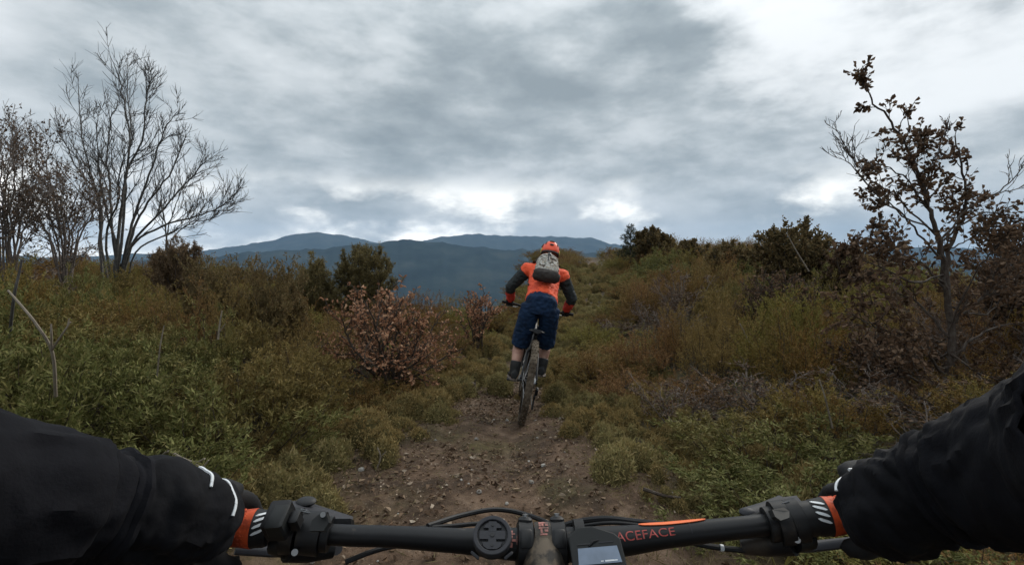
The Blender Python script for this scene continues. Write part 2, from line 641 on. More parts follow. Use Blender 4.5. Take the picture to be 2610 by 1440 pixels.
def mountain(name, label, dist, prof, depth, seed, amp):
    """a range across the valley: crest height by bearing (photo pixel column, row)"""
    px = np.array([p[0] for p in prof], float)
    az_p = np.arctan((px - 1305) / FPX)
    el_p = np.array([(660 - p[1]) / FPX for p in prof]) * np.cos(az_p)
    na, nr = 420, 60
    az = np.linspace(az_p[0], az_p[-1], na)
    rr = np.linspace(-1, 1, nr)
    A, Q = np.meshgrid(az, rr, indexing='ij')
    crest = np.interp(A, az_p, el_p) * dist
    rad_ = dist + Q * depth
    X, Y = rad_ * np.sin(A), rad_ * np.cos(A)
    n = fbm(X / 900 + seed, Y / 900 - seed, 5)
    shape = np.clip(1 - np.abs(Q), 0, 1) ** .85
    Z = -305 + (crest + 306) * shape + amp * n * np.where(Q < -.04, np.clip(1.2 - np.abs(Q), 0, 1), .15) * shape ** .4 + amp * .25 * fbm(A * 60 + seed, Q * 0, 4)
    v = np.stack([X, Y, Z], -1).reshape(-1, 3)
    i, j = np.meshgrid(np.arange(na - 1), np.arange(nr - 1), indexing='ij')
    f = np.stack([i * nr + j, i * nr + j + 1, (i + 1) * nr + j + 1, (i + 1) * nr + j], -1).reshape(-1, 4)[:, ::-1]
    me_ = bpy.data.meshes.new(name)
    me_.from_pydata(v.tolist(), [], f.tolist())
    o = link_mesh(name, me_, [mm])
    return tag(o, label, 'mountain', kind='structure')


mountain('mountain', 'dark blue forested ridge nearest across the valley', 4200,
         [(-900, 690), (200, 672), (520, 655), (640, 640), (800, 632), (930, 622), (1030, 611), (1120, 617), (1300, 636), (1450, 640), (1600, 650), (1900, 665), (3500, 690)], 1500, 3.7, 70)
mountain('mountain', 'pale hazy mountain range farthest behind the blue ridge', 8300,
         [(-900, 660), (300, 650), (560, 634), (680, 612), (740, 598), (810, 592), (880, 600), (960, 618), (1050, 616), (1120, 603), (1190, 594), (1290, 600), (1400, 602), (1510, 606), (1560, 622), (1700, 632), (2200, 628), (3500, 650)], 1700, 9.1, 110)

# ------------------------------------------------------------------ the hazy air of the valley
hz = MB()
hz.box((0, 0, 190), (23800, 23800, 1240))
hm = bpy.data.materials.new('haze')
hm.use_nodes = True
hn = hm.node_tree.nodes
hn.remove(hn['Principled BSDF'])
pv = hn.new('ShaderNodeVolumePrincipled')
pv.inputs['Color'].default_value = (.46, .70, 1.0, 1)
pv.inputs['Density'].default_value = 5.6e-5
pv.inputs['Anisotropy'].default_value = 0.0
hm.node_tree.links.new(pv.outputs[0], hn['Material Output'].inputs['Volume'])
haze = hz.build('haze', hm, smooth=False)
tag(haze, 'pale blue haze filling the valley air', 'haze', kind='stuff')


# ------------------------------------------------------------------ plants
def leaf_arrays(pos, dirs, length, width, rng, shape='needle', curl=.15):
    """batch of single leaves: returns verts (n,k,3) and face pattern"""
    n = len(pos)
    d = dirs / np.maximum(1e-9, np.linalg.norm(dirs, axis=1, keepdims=True))
    rnd = rng.normal(size=(n, 3))
    s = np.cross(d, rnd)
    s /= np.maximum(1e-9, np.linalg.norm(s, axis=1, keepdims=True))
    nrm = np.cross(s, d)
    L = (length if np.ndim(length) else np.full(n, length))[:, None]
    W = (width if np.ndim(width) else np.full(n, width))[:, None]
    if shape == 'needle':
        v = [pos, pos + d * L * .45 + s * W * .5, pos + d * L, pos + d * L * .45 - s * W * .5]
        fp = [(0, 1, 2, 3)]
    elif shape == 'blade':
        v = [pos - s * W * .5, pos + s * W * .5, pos + d * L]
        fp = [(0, 1, 2)]
    else:  # broad leaf, folded along the midrib and curled
        up = nrm * L * curl
        v = [pos, pos + d * L * .28 + s * W * .42 + up * .8, pos + d * L * .68 + s * W * .5 + up * 1.3, pos + d * L + up * .2,
             pos + d * L * .68 - s * W * .5 + up * 1.3, pos + d * L * .28 - s * W * .42 + up * .8, pos + d * L * .5 - up * .1]
        fp = [(0, 1, 6), (1, 2, 6), (2, 3, 6), (3, 4, 6), (4, 5, 6), (5, 0, 6)]
    return np.stack(v, 1), fp


def add_leaves(mb, pos, dirs, length, width, rng, shape='needle', mi=0, curl=.15):
    if not len(pos):
        return
    v, fp = leaf_arrays(np.asarray(pos, float), np.asarray(dirs, float), length, width, rng, shape, curl)
    n, k = v.shape[:2]
    b = len(mb.v)
    o = np.array(mb.off)
    mb.v.extend(map(tuple, (v.reshape(-1, 3) - o).tolist()))
    for f in fp:
        idx = (np.arange(n)[:, None] * k + np.array(f)[None, :] + b).tolist()
        mb.f.extend(map(tuple, idx))
    mb.m.extend([mi] * (n * len(fp)))


def unit(v):
    return v / max(1e-9, np.linalg.norm(v))


def heath_mesh(name, seed, Rd, H, nst, leaf=(.018, .036), lw=.0085, spread=.9, shoots=5, ragged=.25, mats=None, tuft=34, tr=.034, along=.5, spike=.03, align=.75):
    """a dense shrub: thin upright stems, side shoots ending in tufts of small leaves with gaps between"""
    rng = np.random.default_rng(seed)
    mb = MB()
    P_, D_ = [], []
    for i in range(nst):
        a = rng.random() * 2 * math.pi
        rr = math.sqrt(rng.random())
        base = np.array([math.cos(a) * rr * Rd * .45, math.sin(a) * rr * Rd * .45, -.04])
        h = H * (1 - .45 * rr ** 2) * (1 - ragged + 2 * ragged * rng.random() ** 1.5)
        tip = np.array([math.cos(a) * rr * Rd * spread + rng.normal() * .04, math.sin(a) * rr * Rd * spread + rng.normal() * .04, h])
        bend = np.array([math.cos(a), math.sin(a), 0]) * rr * Rd * .12
        pts = [base + (tip - base) * q + bend * math.sin(q * math.pi) + rng.normal(size=3) * .008 for q in np.linspace(0, 1, 5)]
        mb.tube(pts, [.0045, .004, .003, .002, .001], 3, cap=False, mi=1)
        ends = [(pts[-1], unit(pts[-1] - pts[-2]), pts[-2])]
        d0 = unit(tip - base)
        for s in range(shoots):
            q = .30 + .66 * rng.random()
            k = min(3, int(q * 4))
            p0 = pts[k] + (pts[k + 1] - pts[k]) * (q * 4 - k)
            side = rng.normal(size=3)
            side -= d0 * side.dot(d0)
            d1 = unit(d0 * .8 + unit(side) * .8)
            ln = (.06 + .12 * rng.random()) * (H / .6) ** .5
            e = p0 + d1 * ln + np.array([0, 0, spike])
            ends.append((e, unit(e - p0 + np.array([0, 0, spike])), p0))
        for e, ax, p0 in ends:
            m = max(8, int(tuft * rng.uniform(.5, 1.4)))
            q = 1 - rng.random(m) ** 1.6 * along
            pos = p0 + (e - p0) * q[:, None] + rng.normal(size=(m, 3)) * tr * .28
            side = rng.normal(size=(m, 3))
            P_.append(pos)
            D_.append(ax[None] * align + side * .55)
    P_, D_ = np.vstack(P_), np.vstack(D_)
    n = len(P_)
    add_leaves(mb, P_, D_, leaf[0] + (leaf[1] - leaf[0]) * rng.random(n), lw * (.7 + .6 * rng.random(n)), rng, 'needle', 0)
    me_ = mb.mesh(name)
    for m_ in mats:
        me_.materials.append(m_)
    return me_


def tussock_mesh(name, seed, Rd, H, nb):
    """irregular flattened clump: several lobes under a ragged thatch of fine blades"""
    rng = np.random.default_rng(seed)
    mb = MB()
    lobes = []
    stretch = rng.uniform(.6, 1.7)
    for q in range(rng.integers(5, 9)):
        lobes.append((rng.normal() * Rd * .75 * stretch, rng.normal() * Rd * .6 / stretch, Rd * (.25 + .45 * rng.random()), H * (.35 + .65 * rng.random())))
    P_, D_, L_ = [], [], []
    for (x, y, r, h) in lobes:
        mb.ball((x, y, -.02), (r * .88, r * .88, h * .85), 9, 6, mi=1)
        m = int(nb * (r / Rd) ** 1.5)
        a = rng.random(m) * 2 * math.pi
        c = rng.random(m) ** .8
        s_ = np.sqrt(np.maximum(0, 1 - c * c))
        nn = np.stack([s_ * np.cos(a), s_ * np.sin(a), c], -1)
        wob = 1 + .22 * np.sin(a * 3 + x * 40) * s_ + rng.normal(size=m) * .06
        P_.append(np.array([x, y, -.02]) + nn * np.array([r, r, h]) * (.88 * wob)[:, None])
        D_.append(nn * .5 + rng.normal(size=(m, 3)) * .5 + np.array([0, 0, .15]))
        L_.append(.010 + .016 * rng.random(m) ** 2 + .025 * (rng.random(m) < .04))
    P_, D_, L_ = np.vstack(P_), np.vstack(D_), np.concatenate(L_)
    add_leaves(mb, P_, D_, L_, .0055, rng, 'needle', 0)
    me_ = mb.mesh(name)
    me_.materials.append(M['moss'])
    me_.materials.append(M['humus'])
    return me_


M['humus'] = principled('humus', (.075, .062, .026), .95, 0, .05, var=((.13, .105, .045), 40, .4, .6), bump=(90, .9, .02))

# ------- guided trees: main limbs are given, twigs and leaves grow on them
def grow(limbs, rng, radius, kids=10, klen=.45, twigs=5, tlen=.35, up=.25, ang=(.45, .9), tmin=.25, sides=5, tipr=.0035):
    """returns list of (points, radii) for all wood and list of (twig points) for the leaves"""
    wood, fine = [], []
    for li, (pts, r0, r1) in enumerate(limbs):
        p = np.array([tuple(v) for v in smooth_path(pts, 5)])
        p[1:] += rng.normal(size=(len(p) - 1, 3)) * radius * .25
        n = len(p)
        wood.append((p, list(np.linspace(r0, r1, n)), sides))
        L = np.linalg.norm(np.diff(p, axis=0), axis=1).sum()
        for k in range(int(kids * (.7 + .6 * rng.random()))):
            q = tmin + (1 - tmin) * rng.random() ** .8
            i = min(n - 2, int(q * (n - 1)))
            b0 = p[i] + (p[i + 1] - p[i]) * rng.random()
            d0 = unit(p[i + 1] - p[i])
            side = rng.normal(size=3)
            side = unit(side - d0 * side.dot(d0))
            aa = rng.uniform(*ang)
            d1 = unit(d0 * math.cos(aa) + side * math.sin(aa) + np.array([0, 0, up]))
            ln = klen * L * (1.1 - .7 * q) * (.5 + .8 * rng.random())
            rb = max(tipr, (r0 + (r1 - r0) * q) * .5)
            m = 6
            cp = [b0]
            d = d1.copy()
            for s in range(m):
                d = unit(d + rng.normal(size=3) * .16 + np.array([0, 0, up * .35]))
                cp.append(cp[-1] + d * ln / m)
            cp = np.array(cp)
            wood.append((cp, list(np.linspace(rb, tipr, m + 1)), 4))
            fine.append(cp[2:])
            for w_ in range(int(twigs * (.6 + .8 * rng.random()))):
                qq = rng.uniform(.2, 1)
                i2 = min(m - 1, int(qq * m))
                d2 = unit(cp[i2 + 1] - cp[i2])
                sd_ = rng.normal(size=3)
                sd_ = unit(sd_ - d2 * sd_.dot(d2))
                d3 = unit(d2 + sd_ * rng.uniform(.4, .9) + np.array([0, 0, up * .8]))
                l2 = tlen * ln * (.4 + .8 * rng.random())
                mid = cp[i2] + d3 * l2 * .5 + rng.normal(size=3) * l2 * .06
                e = mid + unit(d3 + rng.normal(size=3) * .25 + np.array([0, 0, up * .5])) * l2 * .5
                tp = np.array([cp[i2], mid, e])
                wood.append((tp, [tipr * 1.1, tipr * .9, tipr * .6], 3))
                fine.append(tp)
    return wood, fine


def leaves_on(fine, rng, per_m, spread=.03):
    P_, D_ = [], []
    for tp in fine:
        seg = np.diff(tp, axis=0)
        L = np.linalg.norm(seg, axis=1).sum()
        n = rng.poisson(L * per_m)
        for _ in range(n):
            i = rng.integers(len(seg))
            P_.append(tp[i] + seg[i] * rng.random() + rng.normal(size=3) * spread * .3)
            D_.append(unit(seg[i]) * .6 + rng.normal(size=3) * .7 + np.array([0, 0, -.1]))
    return np.array(P_).reshape(-1, 3), np.array(D_).reshape(-1, 3)


def tree(name, label, cat, base, limbs, rng_seed, wood_mat, leaf=None, trunk_name='trunk', nmain=1, group=None, **kw):
    """leaf = (material, per metre, length, width, shape)"""
    rng = np.random.default_rng(rng_seed)
    root = empty(name, base)
    tag(root, label, cat, group)
    wood, fine = grow(limbs, rng, **kw)
    tr, br = MB(base), MB(base)
    nl = 0
    for p, r, s in wood:
        main = s >= 5
        (tr if main and nl < nmain else br).tube(p, r, s, cap=False)
        if main:
            nl += 1
    tr.build(trunk_name, wood_mat, root)
    if br.v:
        br.build('branches', wood_mat, root)
    if leaf:
        mat, per, ll, lw, shp = leaf
        P_, D_ = leaves_on(fine, rng, per)
        if len(P_):
            fo = MB(base)
            n = len(P_)
            add_leaves(fo, P_, D_, ll * (.65 + .7 * rng.random(n)), lw * (.65 + .7 * rng.random(n)), rng, shp, 0, .22)
            tag(fo.build('crown', mat, root, smooth=False), kind=None)
    return root


def ground_pt(px, d, x=None):
    """ground point in column px at forward distance d"""
    xx = (px - 1305) / FPX * d if x is None else x
    return Vector((xx, d, gz(xx, d)))


# --- the tall bare tree on the left
def limbs_px(base, lst, d, rng, jit=.5):
    out = []
    for pts, r0, r1 in lst:
        dd = d + rng.normal() * jit
        q = [Vector(base) + Vector((rng.normal() * .1, rng.normal() * .1, -.1))]
        k = len(pts)
        for i, (x, y) in enumerate(pts):
            q.append(at(x, y, d + (dd - d) * (i + 1) / k))
        out.append((q, r0, r1))
    return out


rg = random.Random(3)
nr_ = np.random.default_rng(3)
b0 = ground_pt(292, 12.0)
bare = [([(255, 640), (258, 520), (232, 420), (205, 300), (200, 175)], .058, .009),
        ([(262, 640), (245, 480), (190, 400), (150, 290)], .05, .008),
        ([(300, 620), (315, 480), (330, 330), (312, 200), (290, 115)], .062, .009),
        ([(300, 600), (318, 450), (333, 300), (322, 190), (325, 105)], .05, .009),
        ([(310, 620), (322, 430), (362, 330), (372, 220), (382, 150)], .056, .009),
        ([(290, 620), (280, 470), (272, 380), (285, 270), (300, 240)], .05, .008),
        ([(325, 610), (355, 500), (395, 380), (420, 300), (455, 250)], .06, .008),
        ([(330, 615), (365, 520), (430, 430), (465, 340), (485, 330)], .055, .008),
        ([(300, 640), (265, 500), (250, 380), (247, 250)], .05, .008),
        ([(335, 620), (400, 540), (455, 470), (515, 400), (525, 370)], .05, .008),
        ([(330, 630), (410, 570), (500, 540), (570, 510), (603, 470)], .05, .008),
        ([(345, 640), (425, 590), (490, 560), (545, 545), (590, 520)], .035, .007),
        ([(270, 600), (300, 500), (305, 420), (345, 300)], .045, .008)]
bare = [([(x, 690 - (690 - y) * .925) for x, y in pts], r0 * .74, r1 * .8) for pts, r0, r1 in bare]
tree('bare_tree', 'tall leafless many-stemmed tree standing on the left skyline', 'tree', b0, limbs_px(b0, bare, 12.0, nr_), 5,
     M['bark_dark'], None, nmain=3, radius=.05, kids=20, klen=.25, twigs=10, tlen=.5, up=.24, ang=(.35, .8), tmin=.28, tipr=.0048)

# --- bare sapling right of it
b1 = ground_pt(425, 10.5)
sap = [([(425, 640), (420, 560), (400, 500), (385, 450)], .022, .006), ([(422, 640), (430, 580), (450, 520), (470, 470)], .02, .006),
       ([(430, 640), (455, 590), (500, 560), (520, 520)], .016, .005)]
tree('bare_sapling', 'small leafless sapling right beside the tall bare tree', 'tree', b1, limbs_px(b1, sap, 10.5, nr_, .3), 15,
     M['bark_dark'], None, radius=.03, kids=9, klen=.4, twigs=5, tlen=.4, up=.25, tipr=.005)

# --- brown hornbeams at the left edge
def bush_limbs(base, d, cx, top, half, n, rng, r0=.03, low=690):
    out = []
    for i in range(n):
        f = (i + .5) / n * 2 - 1
        xe = cx + f * half + rng.normal() * half * .12
        ye = top + (low - top) * (.15 + .5 * abs(f) ** 1.6) * rng.uniform(.3, 1.1)
        dd = d + rng.normal() * half / FPX * d * .5
        q = [Vector(base) + Vector((rng.normal() * .08, rng.normal() * .08, -.1)), at(cx + f * half * .35, low - (low - ye) * .35, d + (dd - d) * .4),
             at(cx + f * half * .75, low - (low - ye) * .7, d + (dd - d) * .8), at(xe, ye, dd)]
        out.append((q, r0, .006))
    return out


for k, (cx, d, top, half, n, lab, lm, per) in enumerate([
        (20, 9.0, 330, 100, 9, 'brown leaf-holding hornbeam cut by the left edge of the picture', 'oak_leaf', 5),
        (165, 9.8, 420, 115, 9, 'twiggy russet-leaved tree between the picture edge and the tall bare tree', 'oak_leaf', 5),
        (-150, 8.2, 360, 130, 9, 'brown hornbeam mostly outside the left edge of the picture', 'oak_leaf', 7)]):
    bp = ground_pt(cx, d)
    lim = bush_limbs(bp, d, cx, top, half, n, nr_, r0=.022)
    if k == 0:
        lim.append(([bp, at(15, 560, d), at(22, 440, d), at(34, 345, d)], .02, .005))
    if k == 1:
        lim.append(([bp, at(160, 560, d), at(100, 440, d), at(75, 350, d)], .02, .005))
        lim.append(([bp, at(150, 560, d), at(120, 430, d), at(150, 345, d)], .02, .005))
    tree('hornbeam_tree', lab, 'tree', bp, lim, 40 + k, M['bark_pale'], (M[lm], per, .045, .028, 'leaf'), nmain=2,
         radius=.05, kids=17, klen=.34, twigs=7, tlen=.45, up=.14, ang=(.4, 1.0), tmin=.15, tipr=.0042)

# --- shrubs along the skyline and the path, each grown on its own limbs
def shrub(name, label, px, d, top, half, n, seed, wood, leaf, group=None, low=None, cat='shrub', x=None, **kw):
    bp = ground_pt(px, d)
    low_px = 720 - ((bp - CAM).dot(UP)) / d * FPX if low is None else low
    args = dict(radius=.03, kids=12, klen=.42, twigs=6, tlen=.45, up=.12, ang=(.5, 1.1), tmin=.15, tipr=.003)
    args.update(kw)
    lim = bush_limbs(bp, d, px, top, half, n, np.random.default_rng(seed), r0=.016, low=low_px)
    return tree(name, label, cat, bp, lim, seed, wood, leaf, trunk_name='stems', nmain=3, group=group, **args)


shrub('dead_leaf_shrub', 'pinkish-brown dry-leaved shrub left of the path ahead of the rider', 990, 4.9, 755, 165, 15, 61, M['bark_brown'],
      (M['dead_leaf'], 21, .040, .020, 'leaf'), kids=18, klen=.42, up=.05, tmin=.2, ang=(.5, 1.2))
shrub('dead_leaf_shrub', 'low pinkish dry-leaved shrub just beyond and left of the rider', 1215, 7.6, 735, 42, 8, 62, M['bark_brown'],
      (M['dead_leaf'], 20, .045, .024, 'leaf'), kids=8)
shrub('juniper_bush', 'tall olive bush with pointed top standing against the blue valley', 925, 9.0, 625, 85, 16, 63, M['bark_brown'],
      (M['olive'], 190, .05, .011, 'needle'), kids=24, up=.35, ang=(.3, .8), klen=.3)
shrub('juniper_bush', 'lower olive bush left of the pointed one against the valley', 800, 8.6, 660, 62, 12, 64, M['bark_brown'],
      (M['olive'], 260, .05, .010, 'needle'), kids=22, up=.3, ang=(.3, .8), klen=.3)
shrub('brown_bush', 'rounded tawny bush under the bare tree on the skyline', 455, 8.6, 612, 68, 13, 65, M['bark_brown'],
      (M['tawny'], 260, .045, .010, 'needle'), kids=24, up=.2, klen=.3)
shrub('holm_oak_bush', 'broad brown-green bush on the skyline left of the leafy oak', 2030, 9.0, 560, 100, 16, 66, M['bark_brown'],
      (M['dark_leaf'], 95, .05, .03, 'leaf'), kids=24, klen=.34, up=.15)
shrub('holm_oak_bush', 'small brown-leaved bush between the skyline bush and the oak', 2165, 8.2, 592, 36, 7, 67, M['bark_brown'],
      (M['oak_leaf'], 55, .05, .032, 'leaf'), kids=14, klen=.34)
shrub('round_bush', 'dark rounded bush on the ridge crest beside the small pine', 1665, 20.0, 585, 55, 14, 68, M['bark_dark'],
      (M['dark_leaf'], 75, .09, .06, 'leaf'), kids=22, klen=.34, up=.2)
shrub('round_bush', 'low dark bush on the ridge crest right of the rounded bush', 1755, 18.5, 610, 42, 9, 69, M['bark_dark'],
      (M['dark_leaf'], 55, .09, .06, 'leaf'), kids=16, klen=.34, up=.2)
shrub('round_bush', 'wide dark bush on the ridge between crest and skyline bush', 1860, 13.5, 622, 75, 12, 70, M['bark_dark'],
      (M['dark_leaf'], 70, .065, .04, 'leaf'), kids=20, klen=.34, up=.2)
shrub('leafy_shrub', 'brown leafy shrub filling the slope below the skyline bush', 1990, 7.2, 700, 120, 14, 71, M['bark_brown'],
      (M['oak_leaf'], 15, .040, .024, 'leaf'), kids=20, klen=.36, up=.05)
shrub('leafy_shrub', 'sparse brown-leaved shrub at the right picture edge behind the oak', 2600, 5.2, 590, 110, 12, 72, M['bark_brown'],
      (M['oak_leaf'], 22, .044, .028, 'leaf'), kids=20, klen=.36, up=.1)
shrub('leafy_shrub', 'low russet shrub growing at the foot of the leafy oak', 2280, 4.5, 850, 150, 13, 73, M['bark_brown'],
      (M['oak_leaf'], 14, .038, .024, 'leaf'), kids=20, klen=.38, up=.02, ang=(.6, 1.3))

# small pine on the crest
bp = ground_pt(1605, 21.0)
rng = np.random.default_rng(81)
proot = empty('pine_tree', bp)
tag(proot, 'small upright pine on the ridge crest left of the rounded bush', 'tree')
tr, br, fo = MB(bp), MB(bp), MB(bp)
top = at(1608, 572, 21.0)
axis = [bp + (top - bp) * q + Vector((rng.normal() * .02, 0, 0)) for q in np.linspace(0, 1, 8)]
tr.tube(axis, list(np.linspace(.05, .01, 8)), 6)
P_, D_ = [], []
for k in range(46):
    q = .18 + .8 * k / 46
    p0 = np.array(bp + (top - bp) * q)
    a = k * 2.4
    ln = (1.05 - q) * .75 * rng.uniform(.6, 1.2) + .06
    e = p0 + np.array([math.cos(a) * ln, math.sin(a) * ln, ln * .35])
    br.tube([p0, (p0 + e) / 2 + np.array([0, 0, -.02]), e], [.012, .009, .005], 3, cap=False)
    m = int(ln * 190)
    u = rng.random(m)[:, None]
    P_.append(p0 + (e - p0) * (.25 + .75 * u) + rng.normal(size=(m, 3)) * .03)
    D_.append(np.repeat((e - p0)[None] / ln, m, 0) + rng.normal(size=(m, 3)) * .8)
add_leaves(fo, np.vstack(P_), np.vstack(D_), .11, .022, rng, 'needle')
tr.build('trunk', M['bark_dark'], proot)
br.build('branches', M['bark_dark'], proot)
fo.build('crown', M['pine'], proot, smooth=False)

# --- the leafy young oak on the right
DO = 4.0
bo = ground_pt(2395, DO)
rng = np.random.default_rng(91)
oak_main = [([bo, at(2418, 960, DO), at(2425, 850, DO), at(2412, 740, DO), at(2395, 620, DO), at(2370, 540, DO), at(2345, 450, DO)], .034, .012),
            ([at(2345, 450, DO), at(2310, 370, DO), at(2260, 300, DO), at(2215, 240, DO), at(2195, 175, DO)], .012, .004),
            ([at(2418, 780, DO), at(2420, 640, DO + .1), at(2460, 540, DO + .15), at(2455, 440, DO + .15), at(2435, 350, DO + .2)], .020, .005)]
oak_low = [([at(2415, 960, DO), at(2330, 870, DO - .1), at(2250, 840, DO - .25), at(2170, 800, DO - .3)], .018, .005),
           ([at(2420, 930, DO), at(2480, 860, DO), at(2560, 830, DO + .2), at(2640, 820, DO + .3)], .018, .005),
           ([at(2420, 860, DO), at(2340, 770, DO + .2), at(2260, 740, DO + .4), at(2200, 700, DO + .5)], .018, .005),
           ([at(2418, 820, DO), at(2500, 760, DO), at(2540, 690, DO), at(2590, 640, DO)], .016, .005),
           ([at(2410, 740, DO), at(2350, 670, DO), at(2280, 640, DO), at(2210, 600, DO)], .014, .004),
           ([at(2400, 660, DO), at(2330, 580, DO), at(2270, 520, DO), at(2225, 500, DO)], .014, .004),
           ([at(2395, 620, DO), at(2470, 560, DO), at(2540, 540, DO), at(2600, 600, DO)], .013, .004),
           ([at(2370, 540, DO), at(2310, 460, DO), at(2250, 420, DO), at(2200, 430, DO)], .011, .004),
           ([at(2350, 480, DO), at(2330, 420, DO), at(2340, 370, DO), at(2350, 350, DO)], .010, .004),
           ([at(2415, 1000, DO), at(2320, 960, DO - .3), at(2230, 930, DO - .5)], .016, .005),
           ([at(2420, 900, DO), at(2520, 960, DO - .3), at(2600, 960, DO - .5)], .014, .004)]
oak_low += [([at(2416, 900, DO), at(2330, 930, DO + .3), at(2250, 900, DO + .5), at(2180, 880, DO + .6)], .012, .004),
            ([at(2420, 840, DO), at(2470, 720, DO - .2), at(2520, 650, DO - .3), at(2570, 600, DO - .4)], .012, .004),
            ([at(2405, 700, DO), at(2330, 720, DO - .3), at(2260, 690, DO - .5), at(2200, 660, DO - .6)], .012, .004),
            ([at(2415, 780, DO), at(2500, 800, DO + .3), at(2570, 760, DO + .5), at(2630, 720, DO + .6)], .012, .004),
            ([at(2398, 640, DO), at(2450, 620, DO + .2), at(2510, 600, DO + .3), at(2560, 640, DO + .4)], .010, .004)]
oak_bare = [([at(2385, 600, DO), at(2280, 500, DO + .1), at(2190, 430, DO + .1), at(2125, 310, DO + .1)], .012, .003),
            ([at(2380, 590, DO), at(2260, 520, DO - .1), at(2170, 420, DO - .1), at(2140, 390, DO - .1)], .011, .003),
            ([at(2390, 620, DO), at(2480, 520, DO), at(2560, 480, DO), at(2640, 380, DO)], .014, .004),
            ([at(2480, 520, DO), at(2560, 490, DO + .1), at(2640, 460, DO + .1)], .010, .003),
            ([at(2360, 500, DO), at(2370, 430, DO), at(2400, 370, DO), at(2415, 300, DO)], .008, .003)]
oroot = empty('oak_tree', bo)
tag(oroot, 'young oak holding dry brown leaves, leaning over the heath by the right sleeve', 'tree')
tr, br, fo, fo2 = MB(bo), MB(bo), MB(bo), MB(bo)
P_, D_ = [], []
for grp, kw, per in ((oak_main, dict(kids=15, klen=.24, twigs=5, tlen=.5, up=.15, ang=(.5, 1.0), tmin=.25), 48),
                     (oak_low, dict(kids=17, klen=.42, twigs=7, tlen=.5, up=.10, ang=(.5, 1.1), tmin=.2), 26),
                     (oak_bare, dict(kids=12, klen=.32, twigs=5, tlen=.4, up=.22, ang=(.35, .7), tmin=.4), 0)):
    if grp is not oak_main:
        grp = [(a_, b_ * .68, c_ * .7) for a_, b_, c_ in grp]
    wood, fine = grow(grp, rng, radius=.03, tipr=.0022, **kw)
    for p, r, s in wood:
        (tr if s >= 5 and r[0] > .03 else br).tube(p, r, s + 2 if s >= 5 else s, cap=False)
    if per:
        a, b_ = leaves_on(fine, rng, per, .02)
        P_.append(a)
        D_.append(b_)
P_, D_ = np.vstack(P_), np.vstack(D_)
n = len(P_)
add_leaves(fo, P_, D_, .044 * (.6 + .7 * rng.random(n)), .026 * (.6 + .7 * rng.random(n)), rng, 'leaf', 0, .25)
tr.build('trunk', M['bark_brown'], oroot)
br.build('branches', M['bark_brown'], oroot)
fo.build('crown', M['oak_leaf'], oroot, smooth=False)

# ------- the heath: individual shrubs, copied from a few grown forms
prot = {}
for i in range(4):
    prot['heather', i] = heath_mesh('heather_shrub', 200 + i, .46, .62, 60, leaf=(.016, .030), lw=.007, mats=[M['heath'], M['bark_brown']], ragged=.42, shoots=7, tuft=34, tr=.022, along=.85, spike=.075, align=1.0)
for i in range(3):
    prot['brown', i] = heath_mesh('brown_heath_shrub', 230 + i, .44, .58, 58, leaf=(.014, .028), lw=.0065, mats=[M['heath_brown'], M['bark_brown']], ragged=.5, shoots=7, tuft=28, tr=.02, along=.9, spike=.085, align=1.0)
for i in range(3):
    prot['broom', i] = heath_mesh('broom_shrub', 260 + i, .50, .52, 58, leaf=(.022, .046), lw=.009, spread=1.15, shoots=6, mats=[M['broom'], M['bark_brown']], ragged=.32, tr=.04)
for i in range(2):
    prot['spire', i] = heath_mesh('tree_heath', 280 + i, .10, .85, 7, leaf=(.020, .038), lw=.009, spread=.9, shoots=20, mats=[M['dark_leaf'], M['bark_brown']], ragged=.3, along=.95, tuft=44, tr=.03)
for i in range(7):
    prot['moss', i] = tussock_mesh('grass_tussock', 300 + i, .17, .155, 3600)

for i in range(3):
    rng = np.random.default_rng(340 + i)
    lim = []
    for k in range(10):
        a = rng.random() * 6.28
        rr = .15 + .4 * rng.random()
        lim.append(([Vector((rng.normal() * .05, rng.normal() * .05, -.05)), Vector((math.cos(a) * rr * .45, math.sin(a) * rr * .45, .25)), Vector((math.cos(a) * rr, math.sin(a) * rr, .45 + .35 * rng.random()))], .008, .003))
    wood, fine = grow(lim, rng, radius=.03, kids=11, klen=.45, twigs=6, tlen=.5, up=.10, ang=(.4, 1.1), tmin=.15, tipr=.0022)
    mb = MB()
    for p, r, sd_ in wood:
        mb.tube(p, r, 3 if sd_ < 5 else 4, cap=False, mi=1)
    P_, D_ = leaves_on(fine, rng, 16)
    add_leaves(mb, P_, D_, .034 * (.5 + .8 * rng.random(len(P_))), .020 * (.6 + .6 * rng.random(len(P_))), rng, 'leaf', 0, .25)
    me_ = mb.mesh('twiggy_shrub')
    me_.materials.append(M['oak_leaf'])
    me_.materials.append(M['bark_pale'])
    prot['twiggy', i] = me_

NAMES = {'twiggy': ('twiggy_shrub', 'shrub'), 'heather': ('heather_shrub', 'shrub'), 'brown': ('brown_heath_shrub', 'shrub'), 'broom': ('broom_shrub', 'shrub'),
         'spire': ('tree_heath', 'shrub'), 'moss': ('grass_tussock', 'tussock')}
placed = []
count = {}


def put(kind, x, y, s, rng, label, group, dz=0.0, sz=1.0):
    i = rng.integers(sum(1 for k in prot if k[0] == kind))
    o = bpy.data.objects.new(NAMES[kind][0], prot[kind, int(i)])
    o.location = (x, y, gz(x, y) + dz)
    o.rotation_euler = (rng.normal() * .08, rng.normal() * .08, rng.random() * 6.28)
    o.scale = (s, s, s * sz)
    COL.objects.link(o)
    tag(o, label, NAMES[kind][1], group)
    count[kind] = count.get(kind, 0) + 1
    return o


def side_of(x, y):
    u = x - np.interp(y, T_Y, T_X)
    return u, abs(u) - np.interp(y, T_Y, T_W)


